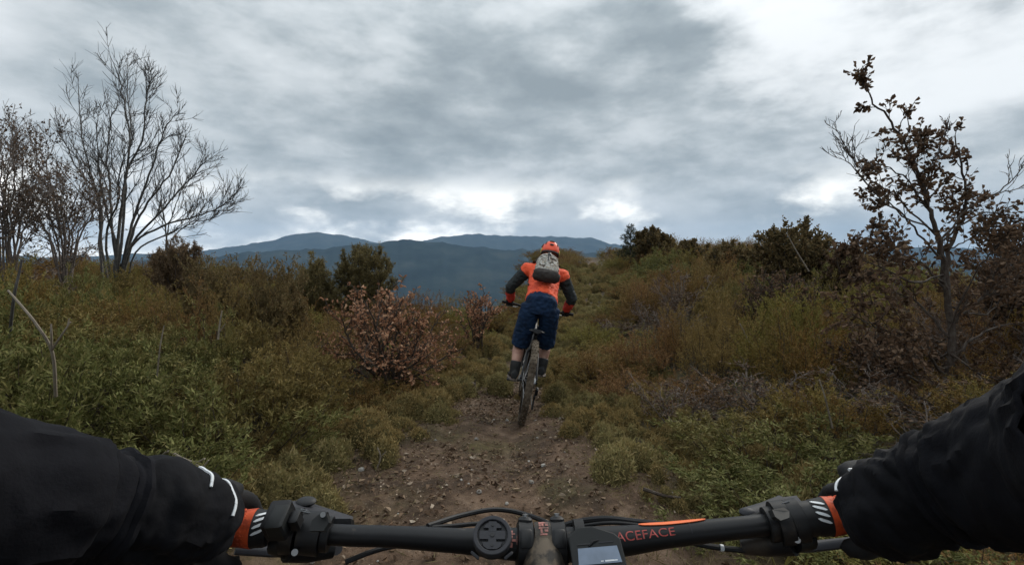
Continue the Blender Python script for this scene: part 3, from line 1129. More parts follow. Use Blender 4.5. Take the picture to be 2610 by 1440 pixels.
LANDMARKS = [('below the tall bare tree', -8.0, 9.5), ('below the hornbeams at the left edge', -8.6, 7.2), ('around the long forked dead branch', -3.6, 3.6),
             ('around the short standing dead twig', -2.2, 3.5), ('beside the left sleeve', -1.7, 1.6), ('below the pointed juniper bush', -2.7, 7.4),
             ('left of the dry-leaved shrub', -2.4, 5.0), ('between the dry-leaved shrub and the rider', -1.0, 7.0), ('above the left grip at the path edge', -1.6, 2.8),
             ('under the heath spires', -3.6, 5.6), ('below the skyline bush', 5.0, 8.0), ('on the ridge slope below the pine', 5.0, 16.0), ('on the ridge slope beyond the rider', 3.0, 10.5),
             ('on the ridge crest', 6.0, 24.0), ('at the oak foot', 3.6, 4.2), ('beside the right sleeve', 2.0, 1.9), ('right of the rider', 1.8, 5.0), ('above the right grip at the path edge', 1.6, 3.2),
             ('behind the oak', 6.5, 6.5), ('in the middle of the right slope', 3.0, 6.6)]
heath_things = []
rng = np.random.default_rng(501)
K = 60000
cy_ = .35 + 31 * rng.random(K) ** 1.6
cx_ = rng.uniform(-1.25, 1.25, K) * (cy_ + .7)
cu = cx_ - np.interp(cy_, T_Y, T_X)
ca = np.abs(cu) - np.interp(cy_, T_Y, T_W)
cz_ = ground_z(cx_, cy_)
okc = (ca > np.where(cy_ > 8, .62, np.where(cu < 0, .42, .38))) & ~((cy_ < 1.5) & (np.abs(cx_) < .75))
okc &= np.where(cu < 0, (cz_ > np.where(cy_ < 14, -1.2, -1.6)) & ((cy_ < 17) | (cu > -6)), cz_ > -1.3)
csp = np.where(cy_ < 12, .42 + .036 * cy_, .9 + .02 * (cy_ - 12))
px_, py_ = np.empty(0), np.empty(0)
for x, y, u, a, sp in zip(cx_[okc], cy_[okc], cu[okc], ca[okc], csp[okc]):
    if len(px_) and np.min((px_ - x) ** 2 + (py_ - y) ** 2) < sp * sp:
        continue
    if u > 0 and a < .95 and y < 7.5 and rng.random() < .65:      # cushions, not shrubs, right beside the path
        continue
    px_, py_ = np.append(px_, x), np.append(py_, y)
    x, y = float(x), float(y)
    pn = float(fbm(np.array(x * .35 + 4), np.array(y * .35 + 9), 2))
    dip = 1 - .26 * sstep(-.72, -.60, x / y) if u < 0 and y > 3.8 else 1.0
    hgt = dip * np.clip(.42 + .30 * sstep(.3, 2.6, a), .4, .78) * rng.uniform(.62, 1.25)
    sc = max(1.0, sp / .58)
    if u < 0:
        kind = 'broom' if (y < 4.2 and pn > -.22) or pn > .32 else ('brown' if pn < -.15 else 'heather')
    else:
        kind = 'broom' if pn > .14 else ('brown' if pn < -.06 else 'heather')
    if rng.random() < (.34 if u > 0 and x > 1.8 and y < 9 else .05):
        kind = 'twiggy'
    if u > 0 and .70 < x / y < 1.15 and 1.5 < y < 4.3:      # low growth in front of the oak
        hgt *= .45
    if u > 0 and a < 1.3 and y < 7.5:
        hgt *= .7
    base_h = {'heather': .62, 'brown': .58, 'broom': .52, 'twiggy': .72}[kind]
    s = sc * rng.uniform(.9, 1.12)
    nm = {'heather': 'green-brown heather shrub', 'brown': 'russet-brown heath shrub', 'broom': 'feathery green broom shrub', 'twiggy': 'open brown twiggy shrub'}[kind]
    lmk = min(LANDMARKS, key=lambda l: (l[1] - x) ** 2 + (l[2] - y) ** 2)[0]
    o = put(kind, x, y, s, rng, f'{nm} {lmk}', f'{nm}s {lmk}', sz=float(np.clip(hgt / base_h / s, .28, 1.35)))
    heath_things.append((o, nm, lmk, x, y))
bygrp = {}
for h in heath_things:
    bygrp.setdefault((h[1], h[2]), []).append(h)
for (nm, lmk), hs in bygrp.items():
    if len(hs) < 2:
        continue
    pick = {}
    for word, key in (('nearest', lambda h: h[4]), ('farthest', lambda h: -h[4]), ('leftmost', lambda h: h[3] / h[4]), ('rightmost', lambda h: -h[3] / h[4])):
        for h in sorted(hs, key=key):
            if h[0].name not in pick:
                pick[h[0].name] = word
                break
            break
    for h in hs:
        if h[0].name in pick:
            h[0]['label'] = f'{pick[h[0].name]} {nm} {lmk}'

# upright tips of tree heath against the valley, counted from the left
SPIRE_WORDS = ['second', 'third', 'fourth', 'fifth', 'seventh', 'eighth', 'ninth and rightmost', 'first and leftmost', 'sixth']
for k, (px, top, d) in enumerate([(545, 690, 5.2), (575, 672, 5.4), (606, 668, 5.3), (640, 695, 5.6), (690, 672, 5.2), (722, 672, 5.5), (748, 690, 5.8), (510, 690, 5.0), (662, 700, 5.0)]):
    p = ground_pt(px, d)
    h = (at(px, top, d) - p).z
    put('spire', p.x, p.y, 1.0, rng, f'{SPIRE_WORDS[k]} upright spire of tree heath rising against the blue valley', 'tree heath spires on the left skyline', sz=h / .80)

# mossy cushions along the path edges
mp = []
tries = 0
while tries < 20000 and len(mp) < 285:
    tries += 1
    y = 1.2 + 22 * rng.random() ** 1.5
    side = -1 if rng.random() < .42 else 1
    w_ = .75 if side < 0 else (1.0 if y < 9 else 1.5)
    off = rng.random() ** 1.3 * w_
    hw = np.interp(y, T_Y, T_W)
    x = np.interp(y, T_Y, T_X) + side * (hw - .16 + off)
    if y < 2.3 and abs(x) < 1.3:
        continue
    if y > 9 and rng.random() < .15:
        x = np.interp(y, T_Y, T_X) + rng.uniform(-.5, .9)
    sp = .17 + .016 * y
    if any((x - q[0]) ** 2 + (y - q[1]) ** 2 < sp * sp for q in mp):
        continue
    mp.append((x, y))
    s = rng.uniform(.55, 1.35) * (1 + .035 * y)
    sd = 'left' if side < 0 else 'right'
    zone = 'beside the rider' if y < 6.5 else 'beyond the rider'
    if y < 3.2: zone = 'close to the handlebar'
    mo = put('moss', x, y, s, rng, f'rounded olive grass tussock on the {sd} edge of the path {zone}', f'grass tussocks on the {sd} path edge {zone}', sz=rng.uniform(.85, 1.45))

bygrp = {}
for o in list(COL.objects):
    if o.name.startswith('grass_tussock'):
        bygrp.setdefault(o['label'], []).append(o)
for lab, hs in bygrp.items():
    for word, key in (('biggest', lambda o: -o.scale.x * o.scale.z), ('nearest', lambda o: o.location.y), ('farthest', lambda o: -o.location.y), ('smallest', lambda o: o.scale.x)):
        h = min(hs, key=key)
        if h['label'] == lab and len(hs) > 1:
            h['label'] = word + ' ' + lab

# ------- litter, dry grass, stones: nobody could count these
rng = np.random.default_rng(77)
lit = MB()
n = 30000
y = .5 + 11 * rng.random(n) ** 1.35
x = np.interp(y, T_Y, T_X) + rng.normal(size=n) * (np.interp(y, T_Y, T_W) * .62 + .06)
keep = fbm(x * 1.6, y * 1.6, 3) + rng.random(n) * .8 > .20
x, y = x[keep], y[keep]
n = len(x)
z = ground_z(x, y) + .004 + .012 * rng.random(n)
dirs = np.stack([rng.normal(size=n), rng.normal(size=n), rng.normal(size=n) * .22], -1)
sz_ = .008 + .036 * rng.random(n) ** 2.8
add_leaves(lit, np.stack([x, y, z], -1), dirs, sz_, sz_ * (.3 + .4 * rng.random(n)), rng, 'leaf', 0, .3)
tag(lit.build('leaf_litter', M['litter'], smooth=False), 'dry fallen leaves and chips scattered over the path', 'leaf litter', kind='stuff')

sw = MB()
n = 3800
y = .6 + 10 * rng.random(n) ** 1.35
x = np.interp(y, T_Y, T_X) + rng.normal(size=n) * (np.interp(y, T_Y, T_W) * .7)
dirs = np.stack([rng.normal(size=n), rng.normal(size=n), rng.normal(size=n) * .12], -1)
add_leaves(sw, np.stack([x, y, ground_z(x, y) + .006 + .008 * rng.random(n)], -1), dirs, .03 + .09 * rng.random(n) ** 2, .004, rng, 'needle', 0)
tag(sw.build('straw_and_twigs', M['dry_grass'], smooth=False), 'dry stalks and twigs lying on the path', 'straw', kind='stuff')

gr = MB()
n = 34000
y = .5 + 13 * rng.random(n) ** 1.3
side = np.where(rng.random(n) < .5, -1, 1)
x = np.interp(y, T_Y, T_X) + side * (np.interp(y, T_Y, T_W) * (.72 + .28 * rng.random(n)) + np.abs(rng.normal(size=n)) * .55 - .22)
keep = fbm(x * 2.2 + 5, y * 2.2, 3) + rng.random(n) * .5 > .16
x, y = x[keep], y[keep]
n = len(x)
z = ground_z(x, y) - .004
dirs = np.stack([rng.normal(size=n) * .6, rng.normal(size=n) * .6, .35 + rng.random(n) * .8], -1)
add_leaves(gr, np.stack([x, y, z], -1), dirs, .03 + .07 * rng.random(n) ** 1.8, .0035 + .002 * rng.random(n), rng, 'blade', 0)
tag(gr.build('dry_grass', M['dry_grass'], smooth=False), 'short dry grass along the edges of the path', 'grass', kind='stuff')

st = MB()
for k in range(110):
    yy = .7 + 8 * rng.random() ** 1.4
    xx = float(np.interp(yy, T_Y, T_X)) + rng.normal() * .55
    s = .006 + .016 * rng.random() ** 3
    st.ball((xx, yy, gz(xx, yy) + s * .2), (s * rng.uniform(.8, 1.5), s * rng.uniform(.8, 1.3), s * .7), 6, 4, Matrix.Rotation(rng.random() * 6, 3, 'Z'))
tag(st.build('pebbles', M['stone'], smooth=False), 'small pale pebbles scattered over the path', 'pebbles', kind='stuff')

un = MB()
n = 30000
y = .4 + 14 * rng.random(n) ** 1.25
x = rng.uniform(-1.15, 1.15, n) * (y + .5)
uu = np.abs(x - np.interp(y, T_Y, T_X)) - np.interp(y, T_Y, T_W)
keep = uu > .1
x, y = x[keep], y[keep]
n = len(x)
dirs = np.stack([rng.normal(size=n) * .7, rng.normal(size=n) * .7, .3 + rng.random(n)], -1)
add_leaves(un, np.stack([x, y, ground_z(x, y) - .005], -1), dirs, .05 + .12 * rng.random(n), .009, rng, 'needle', 0)
tag(un.build('undergrowth', M['heath'], smooth=False), 'low matted undergrowth between the heath shrubs', 'undergrowth', kind='stuff')

# ------- dead branches poking out of the heath
def stick(label, paths, mat='dead_wood'):
    p0 = paths[0][0][0]
    root = MB(p0)
    for pth, r0, r1 in paths:
        q = smooth_path(pth, 4)
        root.tube(q, list(np.linspace(r0, r1, len(q))), 6)
    o = root.build('dead_branch', M[mat])
    o.location = p0
    tag(o, label, 'branch')
    return o


stick('long pale forked dead branch slanting out of the left heath', [([at(142, 1010, 2.15), at(134, 900, 2.05), at(95, 830, 2.0), at(55, 780, 2.0), at(20, 740, 2.0)], .007, .004),
      ([at(132, 892, 2.04), at(131, 850, 2.0), at(130, 825, 2.0)], .005, .003), ([at(132, 892, 2.04), at(160, 850, 2.0), at(180, 820, 2.0)], .005, .003), ([at(172, 832, 2.0), at(176, 812, 2.0)], .003, .002)])
stick('dark crooked stick upright above the forked branch at the left edge', [([at(24, 860, 2.7), at(36, 755, 2.6), at(48, 700, 2.6), at(56, 662, 2.6)], .008, .005)], 'bark_dark')
stick('short grey dead twig standing in the middle of the left heath', [([at(556, 865, 3.5), at(560, 825, 3.5), at(566, 792, 3.5)], .008, .005), ([at(560, 845, 3.5), at(574, 825, 3.5)], .004, .003)])
stick('thin pale dead twig left of the short standing one', [([at(400, 960, 2.75), at(408, 885, 2.7), at(418, 830, 2.7)], .005, .003)])
stick('bleached dead branch lying by the left sleeve cuff', [([at(405, 1175, 2.35), at(428, 1150, 2.22), at(462, 1166, 2.16), at(498, 1178, 2.12), at(522, 1168, 2.10)], .007, .004), ([at(490, 1178, 2.12), at(515, 1190, 2.10), at(532, 1172, 2.10)], .005, .003)])
stick('pale leaning dead stick among the right-hand heath', [([at(1910, 872, 4.6), at(1886, 825, 4.6)], .008, .006)])
stick('long pale stick sticking out of the skyline bush', [([at(2062, 692, 7.6), at(2030, 640, 7.6), at(2006, 596, 7.6)], .012, .007)])
stick('short broken dead stick in front of the oak foot', [([at(2122, 1090, 2.75), at(2102, 1010, 2.7), at(2088, 968, 2.7)], .006, .004)])
stick('fallen dark stick lying across the right path edge', [([at(1640, 1245, 2.5), at(1690, 1262, 2.48), at(1735, 1268, 2.46)], .010, .006)], 'bark_brown')
stick('crooked pale twig on the ground under the left bank', [([at(958, 1200, 2.9), at(970, 1165, 2.9), at(962, 1140, 2.9)], .006, .004), ([at(970, 1165, 2.9), at(984, 1150, 2.9)], .004, .003)])

# small weathered stump beside the path
p = ground_pt(1202, 5.2)
sm = MB(p)
rings = [(.062, -.04), (.056, 0), (.046, .05), (.044, .10), (.040, .125)]
for j in range(len(rings) - 1):
    pass
sm.tube([p + Vector((.006 * math.sin(k * 2), 0, h)) for k, (r, h) in enumerate(rings)], [r for r, h in rings], 10)
sm.tube([p + Vector((.03, .02, .10)), p + Vector((.034, .022, .15))], [.014, .006], 5)
o = sm.build('tree_stump', M['bark_brown'])
o.location = p
tag(o, 'small dark weathered stump on the path left of the rear wheel', 'stump')


# ------------------------------------------------------------------ bicycles and riders
M['black_metal'] = principled('black_metal', (.007, .007, .008), .5, .0, .35, var=((.05, .038, .028), 16, .56, .72), bump=(300, .05, .001))
M['black_plastic'] = principled('black_plastic', (.008, .008, .009), .55, 0, .32, var=((.045, .036, .028), 35, .58, .72), bump=(250, .15, .001))
M['carbon'] = principled('carbon', (.006, .006, .007), .42, 0, .32, var=((.055, .045, .036), 60, .62, .74), bump=(500, .06, .0006))
M['steel'] = principled('steel', (.42, .42, .42), .38, 1.0, .5)
M['tyre'] = principled('tyre', (.020, .017, .015), .85, 0, .2, var=((.090, .062, .042), 14, .40, .58), bump=(90, .5, .004))
M['mud_tyre'] = principled('mud_tyre', (.060, .045, .032), .9, 0, .15, var=((.12, .095, .07), 14, .40, .6), bump=(90, .5, .004))
M['muddy_stem'] = principled('muddy_stem', (.030, .026, .022), .6, 0, .3, var=((.13, .10, .07), 55, .42, .6), bump=(200, .3, .001))
M['saddle'] = principled('saddle', (.014, .014, .015), .55, 0, .4, bump=(120, .1, .002))
M['grip_orange'] = principled('grip_orange', (.62, .085, .022), .62, 0, .35, var=((.36, .05, .018), 90, .45, .62), bump=(180, .4, .001))
M['white_print'] = principled('white_print', (.72, .74, .76), .5, var=((.45, .45, .44), 200, .55, .7))
M['red_print'] = principled('red_print', (.40, .055, .045), .5, var=((.10, .04, .03), 240, .50, .66))
M['pink_print'] = principled('pink_print', (.42, .16, .13), .6, var=((.12, .06, .05), 260, .42, .6))
M['orange_decal'] = principled('orange_decal', (.85, .17, .045), .45)
M['mount_grey'] = principled('mount_grey', (.032, .032, .037), .6, 0, .3, bump=(300, .08, .0006))
M['mount_dark'] = principled('mount_dark', (.010, .010, .011), .6)
M['screen'] = principled('screen', (.16, .21, .29), .16, 0, .5, var=((.12, .16, .22), 30, .4, .7))
M['device'] = principled('device', (.013, .014, .014), .55, 0, .3, bump=(400, .05, .0005))

M['skin'] = principled('skin', (.36, .20, .145), .55, 0, .4, var=((.28, .14, .10), 12, .45, .65))
M['hair'] = principled('hair', (.02, .014, .01), .7)
M['jacket_orange'] = principled('jacket_orange', (.80, .105, .040), .72, 0, .25, var=((.62, .070, .030), 9, .45, .62), bump=(45, .35, .006))
M['jacket_red'] = principled('jacket_red', (.56, .050, .032), .72, 0, .25, var=((.40, .034, .024), 9, .45, .62), bump=(45, .35, .006))
M['jacket_dark'] = principled('jacket_dark', (.030, .034, .034), .8, 0, .2, bump=(50, .35, .006))
M['shorts_navy'] = principled('shorts_navy', (.010, .026, .062), .85, 0, .2, var=((.007, .016, .036), 8, .45, .62), bump=(40, .35, .006))
M['shoe_black'] = principled('shoe_black', (.012, .012, .012), .7, bump=(80, .3, .003))
M['shoe_sole'] = principled('shoe_sole', (.16, .13, .11), .85, var=((.06, .045, .035), 30, .4, .6))
M['glove_black'] = principled('glove_black', (.014, .014, .015), .75, 0, .25, bump=(140, .35, .002))
M['helmet_orange'] = principled('helmet_orange', (.85, .090, .030), .38, 0, .5)
M['helmet_black'] = principled('helmet_black', (.014, .014, .014), .45)
M['helmet_yellow'] = principled('helmet_yellow', (.55, .48, .10), .5)
M['sleeve_black'] = principled('sleeve_black', (.0045, .0045, .006), .85, 0, .16, var=((.008, .008, .010), 11, .4, .62), bump=(70, .4, .003))
M['sleeve_outer'] = principled('sleeve_outer', (.0095, .0095, .012), .9, 0, .12, var=((.006, .006, .008), 20, .4, .62), bump=(420, .4, .0012))
M['trouser_black'] = principled('trouser_black', (.012, .012, .013), .85, bump=(60, .3, .004))
pm = bpy.data.materials.new('camo_fabric')
pm.use_nodes = True
t = NT(pm.node_tree)
b = t.n['Principled BSDF']
ob = t.n.new('ShaderNodeTexCoord').outputs['Object']
t.l.new(t.ramp(t.noise(ob, 17, 3, .6, 1.2), [(.30, (.07, .06, .052)), (.41, (.22, .17, .13)), (.46, (.46, .44, .40)), (.57, (.17, .165, .14)), (.62, (.40, .33, .26))], 'CONSTANT'), b.inputs['Base Color'])
b.inputs['Roughness'].default_value = .85
b.inputs['Specular IOR Level'].default_value = .15
M['camo'] = pm
M['pack_dark'] = principled('pack_dark', (.028, .020, .016), .85, var=((.022, .017, .014), 14, .4, .6), bump=(40, .4, .006))


def wheel(parent, cy, cz, tyre_mat, seed):
    """wheel > tyre (with knobs), rim, spokes in the plane x = 0 at axle (0, cy, cz)"""
    c = Vector((0, cy, cz))
    ring = lambda r, x, a: c + Vector((x, math.cos(a) * r, math.sin(a) * r))
    hub = MB()
    hub.tube([c + Vector((-.065, 0, 0)), c + Vector((-.05, 0, 0)), c + Vector((-.03, 0, 0)), c + Vector((.03, 0, 0)), c + Vector((.05, 0, 0)), c + Vector((.065, 0, 0))], [.012, .03, .018, .018, .03, .012], 12)
    w_ = hub.build('wheel', M['black_metal'], parent)
    ty = MB()
    n, k = 64, 12
    prof = [(.030 * math.cos(q), .334 + .029 * math.sin(q)) for q in np.linspace(-.5, math.pi + .5, k)]
    v, f = [], []
    for i in range(n):
        a = 2 * math.pi * i / n
        for (x, r) in prof:
            v.append(ring(r, x, a))
    for i in range(n):
        for j in range(k - 1):
            p, q = i * k + j, ((i + 1) % n) * k + j
            f.append((p, q, q + 1, p + 1))
    ty.add(v, f)
    rg_ = random.Random(seed)
    for i in range(64):
        a0 = 2 * math.pi * i / 64
        rows = ((-.010, .3625), (.010, .3625)) if i % 2 else ((-.023, .354), (.023, .354), (0, .364))
        for x, r in rows:
            rot = Matrix.Rotation(a0, 3, 'X')
            q = ring(r, x, a0)
            ty.box(q, (.011, .010, .014), Matrix.Rotation(a0, 3, 'X'))
    ty.build('tyre', tyre_mat, w_, smooth=False)
    rm = MB()
    v, f = [], []
    pr = [(-.014, .312), (-.014, .292), (-.006, .284), (.006, .284), (.014, .292), (.014, .312)]
    for i in range(48):
        a = 2 * math.pi * i / 48
        v += [ring(r, x, a) for x, r in pr]
    for i in range(48):
        for j in range(6):
            p, q = i * 6, ((i + 1) % 48) * 6
            f.append((p + j, q + j, q + (j + 1) % 6, p + (j + 1) % 6))
    rm.add(v, f)
    rm.build('rim', M['black_metal'], w_)
    sp = MB()
    for i in range(28):
        a = 2 * math.pi * i / 28
        sx = .045 if i % 2 else -.045
        sp.tube([ring(.028, sx, a + (.9 if i % 4 < 2 else -.9)), ring(.288, 0, a)], .0013, 4, cap=False)
    sp.build('spokes', M['steel'], w_)
    dk = MB()
    dv = []
    for i in range(24):
        a = 2 * math.pi * i / 24
        dv += [c + Vector((-.055, math.cos(a) * .06, math.sin(a) * .06)), c + Vector((-.055, math.cos(a) * .088, math.sin(a) * .088)),
               c + Vector((-.053, math.cos(a) * .088, math.sin(a) * .088)), c + Vector((-.053, math.cos(a) * .06, math.sin(a) * .06))]
    df = []
    for i in range(24):
        p, q = i * 4, ((i + 1) % 24) * 4
        df += [(p + j, q + j, q + (j + 1) % 4, p + (j + 1) % 4) for j in range(4)]
    dk.add(dv, df)
    dk.build('brake_disc', M['steel'], w_)
    return w_


def bike_base(root, phase, bar_z, bar_y, tyre_mat, frame_mat):
    """frame, wheels, fork, cranks, saddle in root's local frame: rear contact at origin, +Y ahead"""
    fr = MB()
    bb, ra = Vector((0, .44, .34)), Vector((0, 0, .365))
    st_ = Vector((0, .27, .70))
    ht, hb = Vector((0, bar_y - .07, bar_z - .08)), Vector((0, bar_y - .03, bar_z - .19))
    fa = Vector((0, bar_y + .26, .365))
    fr.tube([bb, st_], [.022, .019], 12)
    fr.tube([hb + Vector((0, -.01, .02)), bb], [.032, .028], 14)
    fr.tube([ht + Vector((0, 0, -.02)), st_ + Vector((0, 0, -.06))], [.024, .020], 12)
    fr.tube([hb, ht], [.026, .025], 14)
    fr.tube([bb + Vector((-.045, 0, 0)), bb + Vector((.045, 0, 0))], .024, 12)
    for s in (-1, 1):
        fr.tube([bb + Vector((s * .03, 0, .01)), Vector((s * .052, .20, .36)), ra + Vector((s * .068, 0, 0))], [.014, .012, .012], 10)
        fr.tube([st_ + Vector((s * .015, -.01, -.07)), Vector((s * .048, .17, .60)), ra + Vector((s * .068, .01, .02))], [.010, .011, .010], 10)
    fr.build('frame', frame_mat, root)
    fk = MB()
    fk.tube([hb + Vector((-.065, .01, -.01)), hb + Vector((0, 0, .012)), hb + Vector((.065, .01, -.01))], .022, 10)
    ax = (fa - hb)
    for s in (-1, 1):
        a = hb + Vector((s * .065, .01, -.01))
        e = fa + Vector((s * .062, -.02, 0))
        fk.tube([a, a + (e - a) * .45], .0165, 12)
        fk.tube([a + (e - a) * .45, e], .022, 12)
    fk.build('fork', frame_mat, root)
    wheel(root, ra.y, ra.z, tyre_mat, 1)
    wheel(root, fa.y, fa.z, tyre_mat, 2)
    sp = MB()
    sp.tube([st_, Vector((0, .235, .775))], .0155, 12)
    sp.build('seatpost', M['black_metal'], root)
    sd_ = MB()
    prof = [(-.02, .045), (0, .068), (.05, .072), (.11, .055), (.17, .030), (.24, .020), (.26, .014)]
    v, f = [], []
    for (yy, hw) in prof:
        y_ = .10 + yy
        for j in range(9):
            q = math.pi * j / 8
            v.append((math.cos(q) * hw, y_, .800 + math.sin(q) * .018 - (.012 if yy > .05 and yy < .2 else 0)))
        v.append((0, y_, .782))
    for i in range(len(prof) - 1):
        for j in range(10):
            a, b_ = i * 10 + j, i * 10 + (j + 1) % 10
            f.append((a, b_, b_ + 10, a + 10))
    f.append(tuple(range(9, -1, -1)))
    f.append(tuple((len(prof) - 1) * 10 + j for j in range(10)))
    sd_.add(v, f)
    for s in (-1, 1):
        sd_.tube([(s * .022, .12, .785), (s * .022, .18, .772), (s * .022, .27, .772), (s * .01, .33, .79)], .0035, 6)
    sd_.build('saddle', M['saddle'], root)
    ck = MB()
    v, f = [], []
    for i in range(32):
        a = 2 * math.pi * i / 32
        for (r, x) in ((.062, .050), (.070 if i % 2 else .066, .050), (.070 if i % 2 else .066, .054), (.062, .054)):
            v.append(bb + Vector((x, math.cos(a) * r, math.sin(a) * r)))
    for i in range(32):
        p, q = i * 4, ((i + 1) % 32) * 4
        f += [(p + j, q + j, q + (j + 1) % 4, p + (j + 1) % 4) for j in range(4)]
    ck.add(v, f)
    for k in range(4):
        a = k * math.pi / 2 + phase
        ck.tube([bb + Vector((.052, 0, 0)), bb + Vector((.052, math.cos(a) * .062, math.sin(a) * .062))], .006, 6)
    for s in (-1, 1):
        e = bb + Vector((s * .085, s * math.cos(phase) * .17, s * math.sin(phase) * .17))
        ck.tube([bb + Vector((s * .06, 0, 0)), e], [.016, .012], 8)
    ck.build('crankset', M['black_metal'], root)
    for s in (-1, 1):
        pc = bb + Vector((s * .14, s * math.cos(phase) * .17, s * math.sin(phase) * .17))
        pd = MB()
        pd.box(pc, (.095, .10, .014), bev=.004)
        for gx in (-.04, .04):
            for gy in (-.04, 0, .04):
                pd.tube([pc + Vector((gx, gy, -.011)), pc + Vector((gx, gy, .011))], .002, 5)
        pd.build('pedal', M['black_metal'], root)
    dr = MB()
    dr.box((.085, -.01, .30), (.025, .06, .07), Matrix.Rotation(.3, 3, 'X'), .01)
    dr.box((.075, .01, .20), (.014, .035, .13), Matrix.Rotation(-.2, 3, 'X'), .006)
    for (yy, zz) in ((.0, .25), (.02, .155)):
        dr.tube([(.068, yy, zz), (.082, yy, zz)], .024, 12)
    dr.build('derailleur', M['black_metal'], root)
    cs = MB()
    for k in range(6):
        cs.tube([(.038 + k * .004, 0, .365), (.0405 + k * .004, 0, .365)], .075 - k * .008, 20)
    cs.build('cassette', M['steel'], root)
    ch = MB()
    ch.tube([(.052, 0, .365 + .055), (.052, .44, .34 + .068)], .004, 5)
    ch.tube([(.074, .02, .155 - .022), (.052, .44, .34 - .068)], .004, 5)
    ch.build('chain', M['steel'], root)
    return bb


def seg_dist(p, a, b_):
    ab = b_ - a
    q = max(0, min(1, (p - a).dot(ab) / ab.length_squared))
    return (p - (a + ab * q)).length, q


def hand_tubes(mb, wrist, grip_c, side, bar_r=.017, spread=.021, index=None, fat=1.0):
    """palm and five fingers closed round a bar that runs along x at grip_c (side -1 left, +1 right)"""
    w = Vector(wrist)
    g = Vector(grip_c)
    palm_top = g + Vector((0, -.018, .034))
    mb.tube([w, w + (palm_top - w) * .5 + Vector((0, 0, .006)), palm_top + Vector((0, -.004, 0)), g + Vector((0, .010, bar_r + .014))],
            [(a_ * fat, b_ * fat) for a_, b_ in ((.024, .021), (.036, .020), (.044, .017), (.042, .011))], 12, up=(0, 0, 1))
    for k in range(4):
        x = -side * (1.5 - k) * spread          # index sits on the inner side
        x = side * (-1.5 + k) * spread
        ln = (1.0, 1.08, 1.0, .84)[k]
        rr = bar_r + .0095
        pts = []
        for q in np.linspace(0, 1, 8):
            a = R(112) - q * R(225) * ln
            pts.append(g + Vector((x, math.cos(a) * rr, math.sin(a) * rr)))
        pts.insert(0, g + Vector((x, -.030, .036)))
        if k == 0 and index:                    # index finger resting on the brake lever
            pts = [pts[0]] + smooth_path([pts[1]] + [Vector(q) for q in index], 3)[:7] + [Vector(index[-1])]
        mb.tube(pts, [r_ * fat for r_ in (.0105, .0105, .010, .0095, .0095, .009, .009, .0085, .0075)], 8)
    tx = -side * 1.5 * spread
    a0 = [R(150), R(190), R(225), R(262)]
    pts = [g + Vector((-side * .6 * spread, -.036, .022))] + [g + Vector((tx * (.75 + .12 * i), math.cos(a) * (bar_r + .011), math.sin(a) * (bar_r + .011))) for i, a in enumerate(a0)]
    mb.tube(pts, [r_ * fat for r_ in (.013, .0125, .0115, .0105, .0085)], 8)


def shoe(name, ankle, toe, parent):
    a, tt = Vector(ankle), Vector(toe)
    fwd = (tt - a)
    fwd.z = 0
    fwd.normalize()
    sole = a + Vector((0, 0, -.085))
    mb = MB()
    h = sole - fwd * .055
    mb.tube([h + Vector((0, 0, .045)), h + fwd * .05 + Vector((0, 0, .045)), h + fwd * .12 + Vector((0, 0, .04)), h + fwd * .19 + Vector((0, 0, .03)), h + fwd * .255 + Vector((0, 0, .024))],
            [(.030, .040), (.037, .043), (.042, .038), (.048, .028), (.030, .018)], 12, up=(0, 0, 1))
    mb.tube([h + fwd * .055 + Vector((0, 0, .04)), a + Vector((0, 0, .015)), a + Vector((0, .0, .045)), a + Vector((0, .006, .085))], [.044, .048, .051, .052], 12)
    o = fused(name, mb, .008, 3, [M['shoe_black']], parent)
    so = MB()
    so.tube([h + fwd * -.004 + Vector((0, 0, .004)), h + fwd * .06 + Vector((0, 0, .003)), h + fwd * .13 + Vector((0, 0, .003)), h + fwd * .20 + Vector((0, 0, .004)), h + fwd * .262 + Vector((0, 0, .012))],
            [(.034, .011), (.040, .011), (.042, .011), (.050, .011), (.030, .009)], 12, up=(0, 0, 1))
    so.build('sole', M['shoe_sole'], o)
    return o


